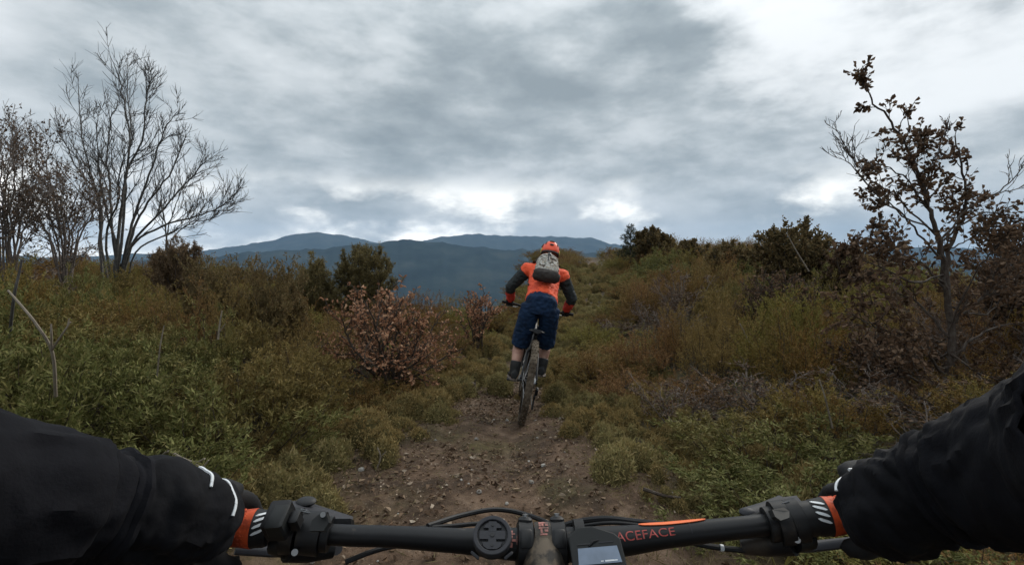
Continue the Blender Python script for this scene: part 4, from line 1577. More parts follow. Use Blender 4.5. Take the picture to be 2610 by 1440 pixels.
def helmet(parent, c, fwd_tilt):
    """bike helmet: shell with ridges, dark vents, visor, rear cradle, chin strap"""
    c = Vector(c)
    Mx = Matrix.Rotation(fwd_tilt, 3, 'X')
    sh = MB()
    n, m = 28, 12
    v, f = [], []
    for i in range(m + 1):
        th = (math.pi * .60) * i / m
        for j in range(n):
            ph = 2 * math.pi * j / n
            rx, ry, rz = .098, .128, .112
            ridge = 1 + .035 * math.cos(ph * 6) * math.sin(th) ** 2
            p = Vector((rx * math.sin(th) * math.cos(ph) * ridge, ry * math.sin(th) * math.sin(ph) * ridge, rz * math.cos(th)))
            if ph > math.pi and th > 1.3:
                p.z -= .018 * math.sin(ph - math.pi)
            v.append(c + Mx @ p)
    for i in range(m):
        for j in range(n):
            a, b_ = i * n + j, i * n + (j + 1) % n
            f.append((a, a + n, b_ + n, b_))
    sh.add(v, f)
    o = sh.build('helmet', M['helmet_orange'], parent)
    sm_ = o.modifiers.new('thickness', 'SOLIDIFY')
    sm_.thickness = .012
    for ph, th, wx, wy in ((-90, 52, .030, .011), (-90, 82, .024, .010), (-50, 62, .010, .034), (-130, 62, .010, .034), (-15, 66, .011, .036), (-165, 66, .011, .036), (-90, 22, .026, .012), (30, 60, .010, .034), (150, 60, .010, .034)):
        a, q = R(ph), R(th)
        nn = Vector((math.sin(q) * math.cos(a), math.sin(q) * math.sin(a), math.cos(q)))
        p = Vector((.098 * nn.x, .128 * nn.y, .112 * nn.z)) * 1.01
        ez = Vector((0, 0, 1)) - nn * nn.z
        ez.normalize()
        ex = ez.cross(nn)
        rot = Mx @ Matrix((ex, ez, nn)).transposed()
        vt = MB()
        vt.ball(c + Mx @ p, (wx, wy, .007), 12, 6, rot)
        vt.build('vent', M['helmet_black'], o)
    vz = MB()
    out = [(-.085, .085), (-.075, .13), (-.05, .165), (0, .178), (.05, .165), (.075, .13), (.085, .085)]
    vz.prism(out, .006, Mx @ Matrix.Rotation(R(10), 3, 'X'), c + Mx @ Vector((0, 0, .035)))
    vz.build('visor', M['helmet_black'], o, smooth=False)
    cr = MB()
    cr.tube([c + Mx @ Vector(q) for q in ((-.088, -.02, -.045), (-.075, -.085, -.055), (-.03, -.118, -.062), (.03, -.118, -.062), (.075, -.085, -.055), (.088, -.02, -.045))], (.012), 8)
    cr.build('cradle', M['helmet_black'], o)
    for s in (-1, 1):
        tb = MB()
        tb.tube([c + Mx @ Vector((s * .093, -.055, -.01)), c + Mx @ Vector((s * .098, -.02, -.015)), c + Mx @ Vector((s * .097, .02, -.01))], [(.004, .016), (.005, .02), (.004, .014)], 8)
        tb.build('side_band', M['helmet_yellow'], o)
    ss_ = MB()
    for s in (-1, 1):
        ss_.tube([c + Mx @ Vector((s * .088, .0, -.04)), c + Vector((s * .072, .03, -.12)), c + Vector((s * .02, .055, -.19)), c + Vector((0, .058, -.20))], .004, 6)
    ss_.build('chin_strap', M['helmet_black'], o)
    return o


def make_person(root, J, cloth, hands):
    """one continuous body; clothes are children. J: joints in root's local frame"""
    body = MB()
    hip, chest, neck, head = J['hip'], J['chest'], J['neck'], J['head']
    spine = [hip + Vector((0, 0, -.06)), hip + (chest - hip) * .25, hip + (chest - hip) * .6, chest, neck]
    body.tube(spine, [(.125, .092), (.120, .090), (.122, .092), (.138, .092), (.065, .065)], 20, up=(0, -1, .2))
    hd = (head - neck).normalized()
    body.tube([neck - hd * .04, neck, head - hd * .04], [.062, .058, .060], 14)
    body.ball(head, (.076, .098, .115), 18, 14)
    f_ = J['face']
    body.ball(head + f_ * .085 + Vector((0, 0, -.025)), (.013, .022, .022), 8, 6)     # nose
    body.ball(head + f_ * .060 + Vector((0, 0, -.085)), (.045, .036, .034), 10, 8)    # jaw
    for s in (-1, 1):
        body.ball(head + Vector((s * .078, -.012, -.012)), (.010, .022, .034), 8, 6)  # ears
        body.ball(head + f_ * .082 + Vector((s * .031, 0, .008)), (.014, .010, .008), 8, 6)
    for s, k in ((-1, 'l'), (1, 'r')):
        sh, el, wr = J['shoulder_' + k], J['elbow_' + k], J['wrist_' + k]
        af = cloth.get('fore', 1)
        body.tube([chest + Vector((s * .08, 0, .0)), sh, sh + (el - sh) * .4, el, el + (wr - el) * .35, wr], [.054, .052, .043, .037 * af, .037 * af, .026 * af], 14)
        hp, kn, an = J['hip_' + k], J['knee_' + k], J['ankle_' + k]
        body.tube([hp + Vector((0, 0, .05)), hp, hp + (kn - hp) * .5, kn, kn + (an - kn) * .3 + Vector((0, -.012, 0)), kn + (an - kn) * .65, an], [.074, .076, .068, .055, .056, .046, .036], 14)
        toe = J['toe_' + k]
        body.tube([an + Vector((0, -.03, -.05)), an + Vector((0, .02, -.055)), an + (toe - an) * .6 + Vector((0, 0, -.02)), toe], [.030, .036, .034, .022], 10)
        if hands:
            hand_tubes(body, wr, J['grip_' + k], s, bar_r=.018, index=J.get('index_' + k), fat=.78)
    fused('body', body, .0075, 4, [M['skin']], root)
    # trousers or shorts
    sho = MB()
    sho.tube([hip + (chest - hip) * .20, hip + Vector((0, 0, .02)), hip + Vector((0, .01, -.08))], [(.136, .112), (.148, .136), (.134, .118)], 22, up=(0, -1, .2))
    end = cloth['leg_end']
    for s, k in ((-1, 'l'), (1, 'r')):
        hp, kn, an = J['hip_' + k], J['knee_' + k], J['ankle_' + k]
        if end <= 1:
            sho.tube([hp + Vector((0, -.02, .06)), hp + Vector((0, -.01, 0)), hp + (kn - hp) * .55 + Vector((0, -.02, -.03)), hp + (kn - hp) * end + Vector((0, -.03, -.05))], [.086, .090, .087, .086], 18)
        else:
            sho.tube([hp + Vector((0, 0, .06)), hp, hp + (kn - hp) * .55, kn, kn + (an - kn) * .5, an], [.11, .115, .10, .085, .075, .055], 18)
    fused('shorts' if end <= 1 else 'trousers', sho, .011, 4, [cloth['legs']], root, wrinkle=(.008, 19))
    # jacket
    ja = MB()
    ja.tube([hip + (chest - hip) * .08, hip + (chest - hip) * .3, hip + (chest - hip) * .65, chest, chest + (neck - chest) * .55, neck + (neck - chest) * .10], [(.152, .130), (.142, .118), (.146, .116), (.160, .116), (.112, .10), (.082, .088)], 22, up=(0, -1, .2))
    segs = []
    for s, k in ((-1, 'l'), (1, 'r')):
        sh, el, wr = J['shoulder_' + k], J['elbow_' + k], J['wrist_' + k]
        ja.tube([chest + Vector((s * .09, 0, 0)), sh, sh + (el - sh) * .45, el, el + (wr - el) * .5, wr], [r_ * cloth.get('arm', 1) if i_ < 3 else r_ * cloth.get('fore', 1) for i_, r_ in enumerate((.076, .074, .058, .052, .047, .040))], 18)
        segs.append((sh, el, wr))

    def region(p):
        dt = seg_dist(p, hip, chest)[0] - .10
        best, q_, which = 9, 0, 0
        for (a, e, w_) in segs:
            d1, q1 = seg_dist(p, a, e)
            d2, q2 = seg_dist(p, e, w_)
            if d1 < best: best, q_, which = d1, q1, 1
            if d2 < best: best, q_, which = d2, q2, 2
        if which == 2 and best < .12 and q_ > .28:
            return 2
        if which and best < dt and (which == 2 or q_ > .12):
            return 1
        return 0
    jk = fused('jacket', ja, .011, 3, cloth['jacket'], root, region if len(cloth['jacket']) > 1 else None, wrinkle=(.008, 22))
    for s, k in ((-1, 'l'), (1, 'r')):
        shoe('shoe', J['ankle_' + k], J['toe_' + k], root)
        gl = MB()
        wr, g = J['wrist_' + k], J['grip_' + k]
        hand_tubes(gl, wr + (wr - g) * .25, g, s, bar_r=.0185, index=J.get('index_' + k))
        fused('glove', gl, .0055, 3, [M['glove_black']], root)
    helmet(root, head + Vector((0, -.005, .035)) + f_ * .0, cloth['tilt'])
    return jk


# ------------------------------------------------------------------ the rider ahead
rc = Vector(((1327 - 1305) / FPX * 3.98, 3.98, 0))
rc.z = gz(rc.x, rc.y) - .006
RIDER_ROT = Matrix.Rotation(R(-2.0), 4, 'Z') @ Matrix.Rotation(R(10.5), 4, 'Y') @ Matrix.Rotation(R(-6.0), 4, 'X')
bike = empty('mountain_bike', rc)
bike.rotation_euler = RIDER_ROT.to_euler()
tag(bike, 'muddy black mountain bike ridden by the cyclist in orange', 'bicycle')
BZ, BY = 1.00, .95
bike_base(bike, R(8), BZ, BY, M['mud_tyre'], M['black_metal'])
hb_ = MB()
hb_.tube(smooth_path([(-.38, BY - .05, BZ + .012), (-.22, BY - .02, BZ + .008), (-.10, BY, BZ - .012), (0, BY, BZ - .016), (.10, BY, BZ - .012), (.22, BY - .02, BZ + .008), (.38, BY - .05, BZ + .012)], 4), .012, 10)
hbo = hb_.build('handlebar', M['black_metal'], bike)
for s in (-1, 1):
    g_ = MB()
    g_.tube([(s * .255, BY - .025, BZ + .009), (s * .385, BY - .051, BZ + .012)], .0165, 12)
    g_.build('grip', M['black_plastic'], hbo)
    l_ = MB()
    l_.tube([(s * .21, BY, BZ - .01), (s * .23, BY + .05, BZ - .02), (s * .32, BY + .045, BZ - .02)], [.008, .006, .005], 8)
    l_.build('brake_lever', M['steel'], hbo)
sm = MB()
sm.tube([(0, BY - .07, BZ - .05), (0, BY - .055, BZ - .03), (0, BY, BZ - .016)], [.02, .021, .022], 12)
sm.build('stem', M['black_metal'], bike)

rider = empty('person', rc)
rider.rotation_euler = bike.rotation_euler
tag(rider, 'cyclist in orange jacket, navy shorts and orange helmet riding away down the path', 'person')
V = Vector
JR = dict(hip=V((0, .27, 1.04)), chest=V((0, .655, 1.37)), neck=V((0, .765, 1.485)), head=V((0.02, .87, 1.585)), face=V((0, .97, -.15)),
          shoulder_l=V((-.182, .69, 1.375)), elbow_l=V((-.325, .76, 1.17)), wrist_l=V((-.30, .885, 1.045)),
          shoulder_r=V((.182, .69, 1.375)), elbow_r=V((.325, .76, 1.17)), wrist_r=V((.30, .885, 1.045)),
          grip_l=V((-.305, BY - .039, BZ + .0105)), grip_r=V((.305, BY - .039, BZ + .0105)),
          hip_l=V((-.092, .29, .97)), knee_l=V((-.130, .47, .62)), ankle_l=V((-.130, .20, .415)), toe_l=V((-.145, .36, .37)),
          hip_r=V((.092, .29, .97)), knee_r=V((.130, .60, .67)), ankle_r=V((.130, .50, .455)), toe_r=V((.145, .66, .405)))
make_person(rider, JR, dict(legs=M['shorts_navy'], leg_end=.82, jacket=[M['jacket_orange'], M['jacket_dark'], M['jacket_red']], tilt=R(-24)), True)

# backpack on the rider's back
pk = empty('backpack', rc)
pk.rotation_euler = bike.rotation_euler
tag(pk, 'grey-brown camouflage backpack worn by the cyclist in orange', 'backpack')
bdir = (JR['chest'] - JR['hip']).normalized()
bnor = Vector((0, -bdir.z, bdir.y))
bx = Vector((1, 0, 0))
PM = Matrix((bx, bdir, bnor)).transposed()
pc0 = JR['hip'] + bdir * .36 + bnor * .165
mb = MB()
mb.ball(pc0, (.116, .19, .090), 20, 14, PM)
mb.box(pc0 - bnor * .01, (.19, .30, .115), PM, .04)
mb.ball(pc0 + bdir * .10, (.105, .10, .085), 16, 10, PM)
pack = fused('main_bag', mb, .011, 5, [M['camo']], pk, wrinkle=(.006, 18))
mb = MB()
q0 = pc0 - bdir * .165 + bnor * .035
mb.tube([q0 - bx * .125, q0 - bx * .095, q0, q0 + bx * .095, q0 + bx * .125], [.035, .058, .063, .058, .035], 14)
fused('lower_pocket', mb, .011, 4, [M['pack_dark']], pk, wrinkle=(.006, 20))
mb = MB()
q1 = pc0 + bnor * .102 + bdir * .03
for s in (-1, 1):
    mb.tube([q1 + bx * s * .09 + bdir * .02 - bnor * .01, q1 + bx * s * .045 + bdir * .03 + bnor * .012, q1 + bdir * .045 + bnor * .012], [(.009, .003)] * 3, 6)
mb.tube([q1 + bdir * .09 + bnor * .0, q1 + bdir * .045 + bnor * .014, q1 - bdir * .05 + bnor * .012], [(.010, .004)] * 3, 6)
mb.box(q1 + bdir * .055 + bnor * .014, (.030, .045, .016), PM, .005)
mb.build('buckle_strap', M['helmet_black'], pk)
for s, k in ((-1, 'l'), (1, 'r')):
    mb = MB()
    sh = JR['shoulder_' + k]
    mb.tube(smooth_path([pc0 + bdir * .16 + bx * s * .07 - bnor * .04, sh + Vector((-s * .065, -.02, .095)), sh + Vector((-s * .055, .09, .045)), sh + Vector((-s * .05, .09, -.07)), pc0 - bdir * .14 + bx * s * .13 - bnor * .13], 5), [(.026, .007)] * 21, 8)
    mb.build('shoulder_strap', M['pack_dark'], pk)


# ------------------------------------------------------------------ the bike the camera looks over
DB = .435
own = empty('mountain_bike', (0, -.50, 0.02))
tag(own, 'black mountain bike in front of the camera with wide handlebar and orange grips', 'bicycle')
OFF = own.location
bike_base(own, R(-4), 1.045, .935, M['tyre'], M['black_metal'])


def om():
    return MB(OFF)


bar_px = [(150, 1356, .398), (300, 1352, .405), (480, 1350, .415), (665, 1346, .425), (850, 1362, .432), (1000, 1367, .437), (1180, 1378, .442), (1385, 1388, .445), (1560, 1380, .444), (1700, 1364, .440), (1850, 1348, .435), (1985, 1333, .430), (2090, 1317, .424), (2270, 1302, .414), (2450, 1285, .404), (2600, 1272, .397)]
bar_pts = [at(*p) for p in bar_px]
bar_r = [.0092, .0092, .0092, .0092, .0090, .0092, .0108, .0158, .0136, .0106, .0096, .0092, .0092, .0092, .0092, .0092]
BP = smooth_path(bar_pts, 8)
BR = list(np.interp(np.linspace(0, len(bar_r) - 1, len(BP)), range(len(bar_r)), bar_r))
BX = np.array([p.x for p in BP])


def bar_at(px, d=DB):
    """centre, axis and radius of the bar under photo column px"""
    x = (px - 1305) / FPX * d
    c = Vector([float(np.interp(x, BX, [p[i] for p in BP])) for i in range(3)])
    c2 = Vector([float(np.interp(x + .004, BX, [p[i] for p in BP])) for i in range(3)])
    return c, (c2 - c).normalized(), float(np.interp(x, BX, BR))


mb = om()
mb.tube(BP, BR, 24)
bar = mb.build('handlebar', M['carbon'], own)


def around(px0, px1, pad, mat, name, parent, n=24, steps=4, prof=None):
    """sleeve round the bar between two photo columns"""
    m_ = om()
    pts, rr = [], []
    for i in range(steps + 1):
        q = i / steps
        c, a, r = bar_at(px0 + (px1 - px0) * q)
        pts.append(c)
        rr.append(r + (pad if prof is None else float(np.interp(q, [k[0] for k in prof], [k[1] for k in prof]))))
    m_.tube(pts, rr, n)
    return m_.build(name, mat, parent)


def patch(px, ang, up, w, h, lift, segs=4):
    """frame at the bar surface: column px, angle ang from the top towards the rider"""
    c, a, r = bar_at(px)
    u = Vector((0, 0, 1))
    u = (u - a * u.dot(a)).normalized()
    bk = a.cross(u)                        # towards -y (rider) for an axis along +x
    if bk.y > 0: bk = -bk
    nrm = u * math.cos(ang) + bk * math.sin(ang)
    return c + nrm * (r + lift), a, nrm


def bar_band(px0, px1, a0, a1, pad, name, mat, parent, n=10, k=8, taper=0):
    """thin curved strip lying on the bar between columns and angles"""
    m_ = om()
    v, f = [], []
    for lay in (pad, pad - .0006):
        for i in range(n + 1):
            q = i / n
            sh = math.sin(math.pi * q) ** .35 if taper else 1
            for j in range(k + 1):
                mid = (a0 + a1) / 2
                aa = mid + ((a0 + (a1 - a0) * j / k) - mid) * max(.15, sh)
                v.append(patch(px0 + (px1 - px0) * q, aa, 0, 0, 0, lay)[0])
    L = (n + 1) * (k + 1)
    for i in range(n):
        for j in range(k):
            p = i * (k + 1) + j
            f.append((p, p + 1, p + k + 2, p + k + 1))
            f.append((L + p, L + p + k + 1, L + p + k + 2, L + p + 1))
    m_.add(v, f)
    return m_.build(name, mat, parent)


# grips: rubber, lock ring with white slashes
for s in (-1, 1):
    e0, e1, c0, c1 = (300, 666, 666, 702) if s < 0 else (2475, 2084, 2084, 2048)
    g = around(e0, e1, .0065, M['grip_orange'], 'grip', bar, 28, 10, [(0, .0055), (.9, .0058), (.97, .0072), (1, .0074)])
    m_ = om()
    rg_ = random.Random(5 + s)
    for i in range(90):
        q = rg_.random()
        p, a, nn = patch(e0 + (e1 - e0) * (.80 + .18 * q), rg_.uniform(-1.6, 2.2), 0, 0, 0, .0060)
        m_.ball(p, (.0016, .0016, .0010), 6, 4, nn.to_track_quat('Z', 'Y').to_matrix())
    m_.build('grip_knobs', M['grip_orange'], g)
    lr = around(c0, c1, .0068, M['black_plastic'], 'lock_ring', bar, 28, 4, [(0, .0072), (.2, .0066), (.8, .0060), (1, .0048)])
    for k in range(4):
        m_ = om()
        ang = R(14 + 19 * k)
        mid = c0 + (c1 - c0) * .48
        v, f = [], []
        n = 6
        for i in range(n + 1):
            q = i / n - .5
            for w_ in (-1, 1):
                sh = math.sqrt(max(0.05, 1 - (2 * q) ** 4))
                p, a, nn = patch(mid + s * -q * 26 * (1 if s < 0 else 1), ang + q * R(16) * (-1) + w_ * R(4.6) * sh, 0, 0, 0, .0071)
                v.append(p)
        for i in range(n):
            f.append((2 * i, 2 * i + 1, 2 * i + 3, 2 * i + 2))
        m_.add(v, f)
        m_.build('white_mark', M['white_print'], lr, smooth=False)

# orange stripe and lettering on the right side of the bar
bar_band(1640, 1806, R(-34), R(6), .0009, 'stripe', M['orange_decal'], bar, 20, 6, 1)
fc = bpy.data.curves.new('lettering', 'FONT')
fc.body = 'RACEFACE'
fc.size = .0135
fc.extrude = .0
fc.space_character = 1.03
fc.align_x = 'LEFT'
tmp = bpy.data.objects.new('lettering', fc)
COL.objects.link(tmp)
dg = bpy.context.evaluated_depsgraph_get()
lm = bpy.data.meshes.new_from_object(tmp.evaluated_get(dg))
bpy.data.objects.remove(tmp)
xs = [v.co.x for v in lm.vertices]
wid = max(xs) - min(xs)
for v in lm.vertices:
    q = (v.co.x - min(xs)) / wid
    ang = R(60) - v.co.y / .0150
    p, a, nn = patch(1556 + q * (1722 - 1556), ang, 0, 0, 0, .0006)
    v.co = p - OFF
lm.materials.clear()
lo = link_mesh('lettering', lm, [M['red_print']], bar, smooth=False)
# scuffed clear-coat ring and white tick right of the lettering
bar_band(1762, 1764, R(10), R(60), .0005, 'tick_mark', M['mount_grey'], bar, 2, 6)

# stem: two clamps with bolts, muddy body between, steerer towards the rider
cC, aC, rC = bar_at(1385)
st_o = om()
sp_ = at(1392, 1560, .40)
st_o.tube([cC + Vector((0, .004, 0)), cC + (sp_ - cC) * .45 + Vector((0, 0, .004)), sp_], [(.021, .021), (.019, .022), (.020, .022)], 18)
for k in (-1, 1):
    pass
stem = st_o.build('stem', M['muddy_stem'], own)
for px in (1338, 1425):
    cl_ = om()
    pts = [bar_at(px - 22)[0], bar_at(px - 18)[0], bar_at(px + 18)[0], bar_at(px + 22)[0]]
    r_ = bar_at(px)[2]
    cl_.tube(pts, [r_ + .003, r_ + .006, r_ + .006, r_ + .003], 24)
    p, a, nn = patch(px, R(-22), 0, 0, 0, .004)
    cl_.box(p, (.013, .011, .010), nn.to_track_quat('Z', 'Y').to_matrix(), .002)
    p2, a, nn2 = patch(px, R(44), 0, 0, 0, .0045)
    cl_.box(p2, (.012, .016, .005), nn2.to_track_quat('Z', 'Y').to_matrix(), .0015)
    co_ = cl_.build('clamp', M['black_metal'], stem)
    bo_ = om()
    bo_.tube([p + nn * .004, p + nn * .0075], .0028, 6)
    bo_.build('bolt', M['steel'], co_)
bar_band(1362, 1408, R(-10), R(60), .0052, 'faceplate', M['muddy_stem'], stem, 6, 8)
for i, (u0, u1, a0, a1) in enumerate([(1372, 1398, -4, 2), (1372, 1378, 3, 12), (1380, 1386, 3, 12), (1390, 1398, 3, 10), (1372, 1398, 15, 19), (1376, 1382, 21, 30), (1388, 1397, 21, 27), (1374, 1394, 32, 36)]):
    bar_band(u0, u1, R(a0), R(a1), .0058, 'logo_mark', M['pink_print'], stem, 2, 3)
for i, (u0, u1, a0, a1) in enumerate([(1296, 1304, 8, 18), (1300, 1310, 20, 26), (1296, 1304, 30, 40), (1302, 1312, 42, 50), (1297, 1304, 54, 70), (1314, 1318, 26, 60)]):
    bar_band(u0, u1, R(a0), R(a1), .0006, 'red_mark', M['pink_print'], bar, 2, 3)

# round quarter-turn mount
pz, a, nn = patch(1255, R(38), 0, 0, 0, .006)
pz = at(1255, 1366, .418)
face = (CAM - pz).normalized() * .55 + Vector((0, 0, 1)) * .45
face.normalize()
tx_ = Vector((1, 0, 0)) - face * face.x
tx_.normalize()
FM = Matrix((tx_, face.cross(tx_), face)).transposed()
mount = empty('computer_mount', pz)
mount.parent = own
mount.location = pz - OFF


def disc(name, rad_, z0, z1, mat, holes=None, inner=None, n=40, parent=None):
    m_ = MB()
    v, f = [], []
    if inner is None:
        prof_ = [(0, z0), (rad_, z0), (rad_, z1 - .0006), (rad_ - .0006, z1), (0, z1)]
    else:
        prof_ = [(inner, z0), (rad_, z0), (rad_, z1 - .0006), (rad_ - .0006, z1), (inner + .0006, z1), (inner, z1 - .0006)]
    k = len(prof_)
    for i in range(n):
        q = 2 * math.pi * i / n
        for r_, z_ in prof_:
            v.append(FM @ Vector((r_ * math.cos(q), r_ * math.sin(q), z_)))
    for i in range(n):
        for j in range(k if inner is not None else k - 1):
            p_, q_ = i * k, ((i + 1) % n) * k
            f.append((p_ + j, q_ + j, q_ + (j + 1) % k, p_ + (j + 1) % k))
    m_.add(v, f)
    return m_.build(name, mat, parent)


disc('base_plate', .0170, -.006, .0005, M['mount_dark'], parent=mount)
disc('outer_ring', .0172, -.003, .0035, M['mount_grey'], inner=.0134, parent=mount)
core = MB()
for outl in ([(-.0112, -.0036), (.0112, -.0036), (.0116, 0), (.0112, .0036), (-.0112, .0036), (-.0116, 0)],
             [(-.0035, .003), (.0035, .003), (.0035, .006), (.0082, .0062), (.0058, .0098), (.0040, .0104), (.0034, .0120), (-.0034, .0120), (-.0040, .0104), (-.0058, .0098), (-.0082, .0062), (-.0035, .006)],
             [(-.0035, -.003), (-.0035, -.0062), (-.0088, -.0064), (-.0074, -.0100), (-.004, -.0122), (.004, -.0122), (.0074, -.0100), (.0088, -.0064), (.0035, -.0062), (.0035, -.003)][::-1]):
    core.prism([(p_[0], p_[1]) for p_ in outl], .0022, FM, FM @ Vector((0, 0, .0006 + .0001 * len(core.v) / 12)))
core.build('centre_plate', M['mount_grey'], mount, smooth=False)
for (u_, v_, r_) in ((0, 0, .0019), (0, .0085, .0013), (0, -.0090, .0012)):
    m_ = MB()
    m_.tube([FM @ Vector((u_, v_, .001)), FM @ Vector((u_, v_, .0036))], r_, 14)
    m_.build('screw', M['mount_dark'], mount)
for s in (-1, 1):
    m_ = MB()
    m_.box(FM @ Vector((s * .0145, -.0158, -.001)), (.009, .0022, .003), FM @ Matrix.Rotation(s * R(38), 3, 'Z'), .0006)
    m_.build('lug', M['mount_grey'], mount)
m_ = MB()
m_.box(FM @ Vector((.004, .002, -.010)), (.018, .026, .010), FM, .003)
m_.tube([FM @ Vector((0, .004, -.008)), FM @ Vector((0, .010, -.020))], [.010, .012], 12)
m_.build('bracket', M['black_plastic'], mount)

# display unit to the right of the stem
dcen = at(1522, 1398, .405)
fz = ((CAM - dcen).normalized() * .62 + Vector((0, 0, 1)) * .38).normalized()
fx = Vector((1, 0, .06))
fx = (fx - fz * fx.dot(fz)).normalized()
DM = Matrix((fx, fz.cross(fx), fz)).transposed()
disp = empty('display_unit', dcen)
disp.parent = own
disp.location = dcen - OFF
m_ = MB()
m_.prism([(-.0225, -.0170), (.0205, -.0170), (.0225, -.0140), (.0215, .0075), (.017, .012), (-.001, .0195), (-.014, .0195), (-.0235, .012)], .010, DM, DM @ Vector((0, 0, -.010)))
case = m_.build('casing', M['device'], disp, smooth=False)
bv = case.modifiers.new('bevel', 'BEVEL')
bv.width = .0012
bv.segments = 2
m_ = MB()
m_.prism([(-.0175, -.0120), (.0190, -.0120), (.0172, .0012), (-.0165, .0012)], .0007, DM, DM @ Vector((0, 0, .0001)))
scr = m_.build('screen', M['screen'], disp, smooth=False)
for (u0, w_, h_) in ((.0015, .0022, .0008), (.0050, .0075, .0012), (.0125, .0030, .0009)):
    m_ = MB()
    m_.box(DM @ Vector((u0 + w_ / 2, -.0102, .0010)), (w_, h_, .0003), DM)
    m_.build('readout', M['white_print'], scr)
m_ = MB()
m_.box(DM @ Vector((.0085, .0048, .0002)), (.0125, .0007, .0006), DM)
m_.build('highlight_edge', M['mount_grey'], disp)
m_ = MB()
m_.box(DM @ Vector((-.010, .0045, .0002)), (.013, .0012, .0008), DM)
m_.build('button', M['mount_dark'], disp)
m_ = om()
m_.tube([bar_at(1470)[0], bar_at(1495)[0]], .0215, 20)
m_.tube([bar_at(1482)[0] + Vector((0, -.01, .012)), dcen - fz * .006], .010, 10)
m_.build('display_clamp', M['black_plastic'], own)

# cables
cab = [('brake_hose', [(1090, 1340, .452), (1180, 1312, .49), (1265, 1298, .51), (1345, 1312, .51), (1415, 1345, .485), (1440, 1400, .48)], .0026),
       ('gear_cable', [(1060, 1346, .448), (1150, 1340, .462), (1240, 1334, .475), (1310, 1352, .478), (1345, 1390, .47)], .0022),
       ('brake_hose', [(1410, 1350, .48), (1470, 1330, .475), (1545, 1322, .468), (1625, 1330, .46), (1700, 1338, .452)], .0032),
       ('gear_cable', [(1425, 1356, .47), (1490, 1339, .465), (1560, 1332, .46), (1640, 1338, .455)], .0018),
       ('gear_cable', [(880, 1432, .43), (940, 1408, .44), (1000, 1392, .452), (1100, 1380, .465)], .0024),
       ('brake_hose', [(1730, 1370, .452), (1780, 1386, .447), (1840, 1396, .444), (1900, 1402, .44)], .0026)]
for nm, pp, r_ in cab:
    m_ = om()
    q = smooth_path([at(*p_) for p_ in pp], 8)
    m_.tube(q, r_, 8)
    m_.build(nm, M['black_plastic'], own)
m_ = om()
q = [at(1836, 1392, .444), at(1842, 1393, .444)]
m_.tube([at(1835, 1395, .4435), at(1843, 1396, .4435)], .0031, 10)
m_.build('hose_marker', M['white_print'], own)

# control clusters
def control(px, pyc, d, s, name, parts):
    root = empty(name, at(px, pyc, d))
    root.parent = own
    root.location = at(px, pyc, d) - OFF
    org = at(px, pyc, d)
    for nm, mat, fn in parts:
        m_ = MB(org)
        fn(m_)
        m_.build(nm, M[mat], root)
    return root


def qbox(m_, px, py, d, wpx, hpx, dep, rz=0.0, bev=.0015, tilt=25):
    """block facing the rider: centre column/row, size in photo pixels at that distance"""
    c = at(px, py, d)
    Mx = Matrix.Rotation(-rz, 3, 'Y') @ Matrix.Rotation(R(tilt), 3, 'X')
    m_.box(c, (wpx / FPX * d, dep, hpx / FPX * d), Mx, bev)


def quad_plate(m_, cs, d, th):
    """flat plate with corners at photo pixels, th thick away from the rider"""
    p = [at(x, y, d + (k if not isinstance(k, str) else 0)) for x, y, k in cs]
    n = len(p)
    off = Vector((0, th * .8, -th * .6))
    m_.add(p + [q + off for q in p], [tuple(range(n - 1, -1, -1)), tuple(range(n, 2 * n))] + [(i, (i + 1) % n, n + (i + 1) % n, n + i) for i in range(n)])


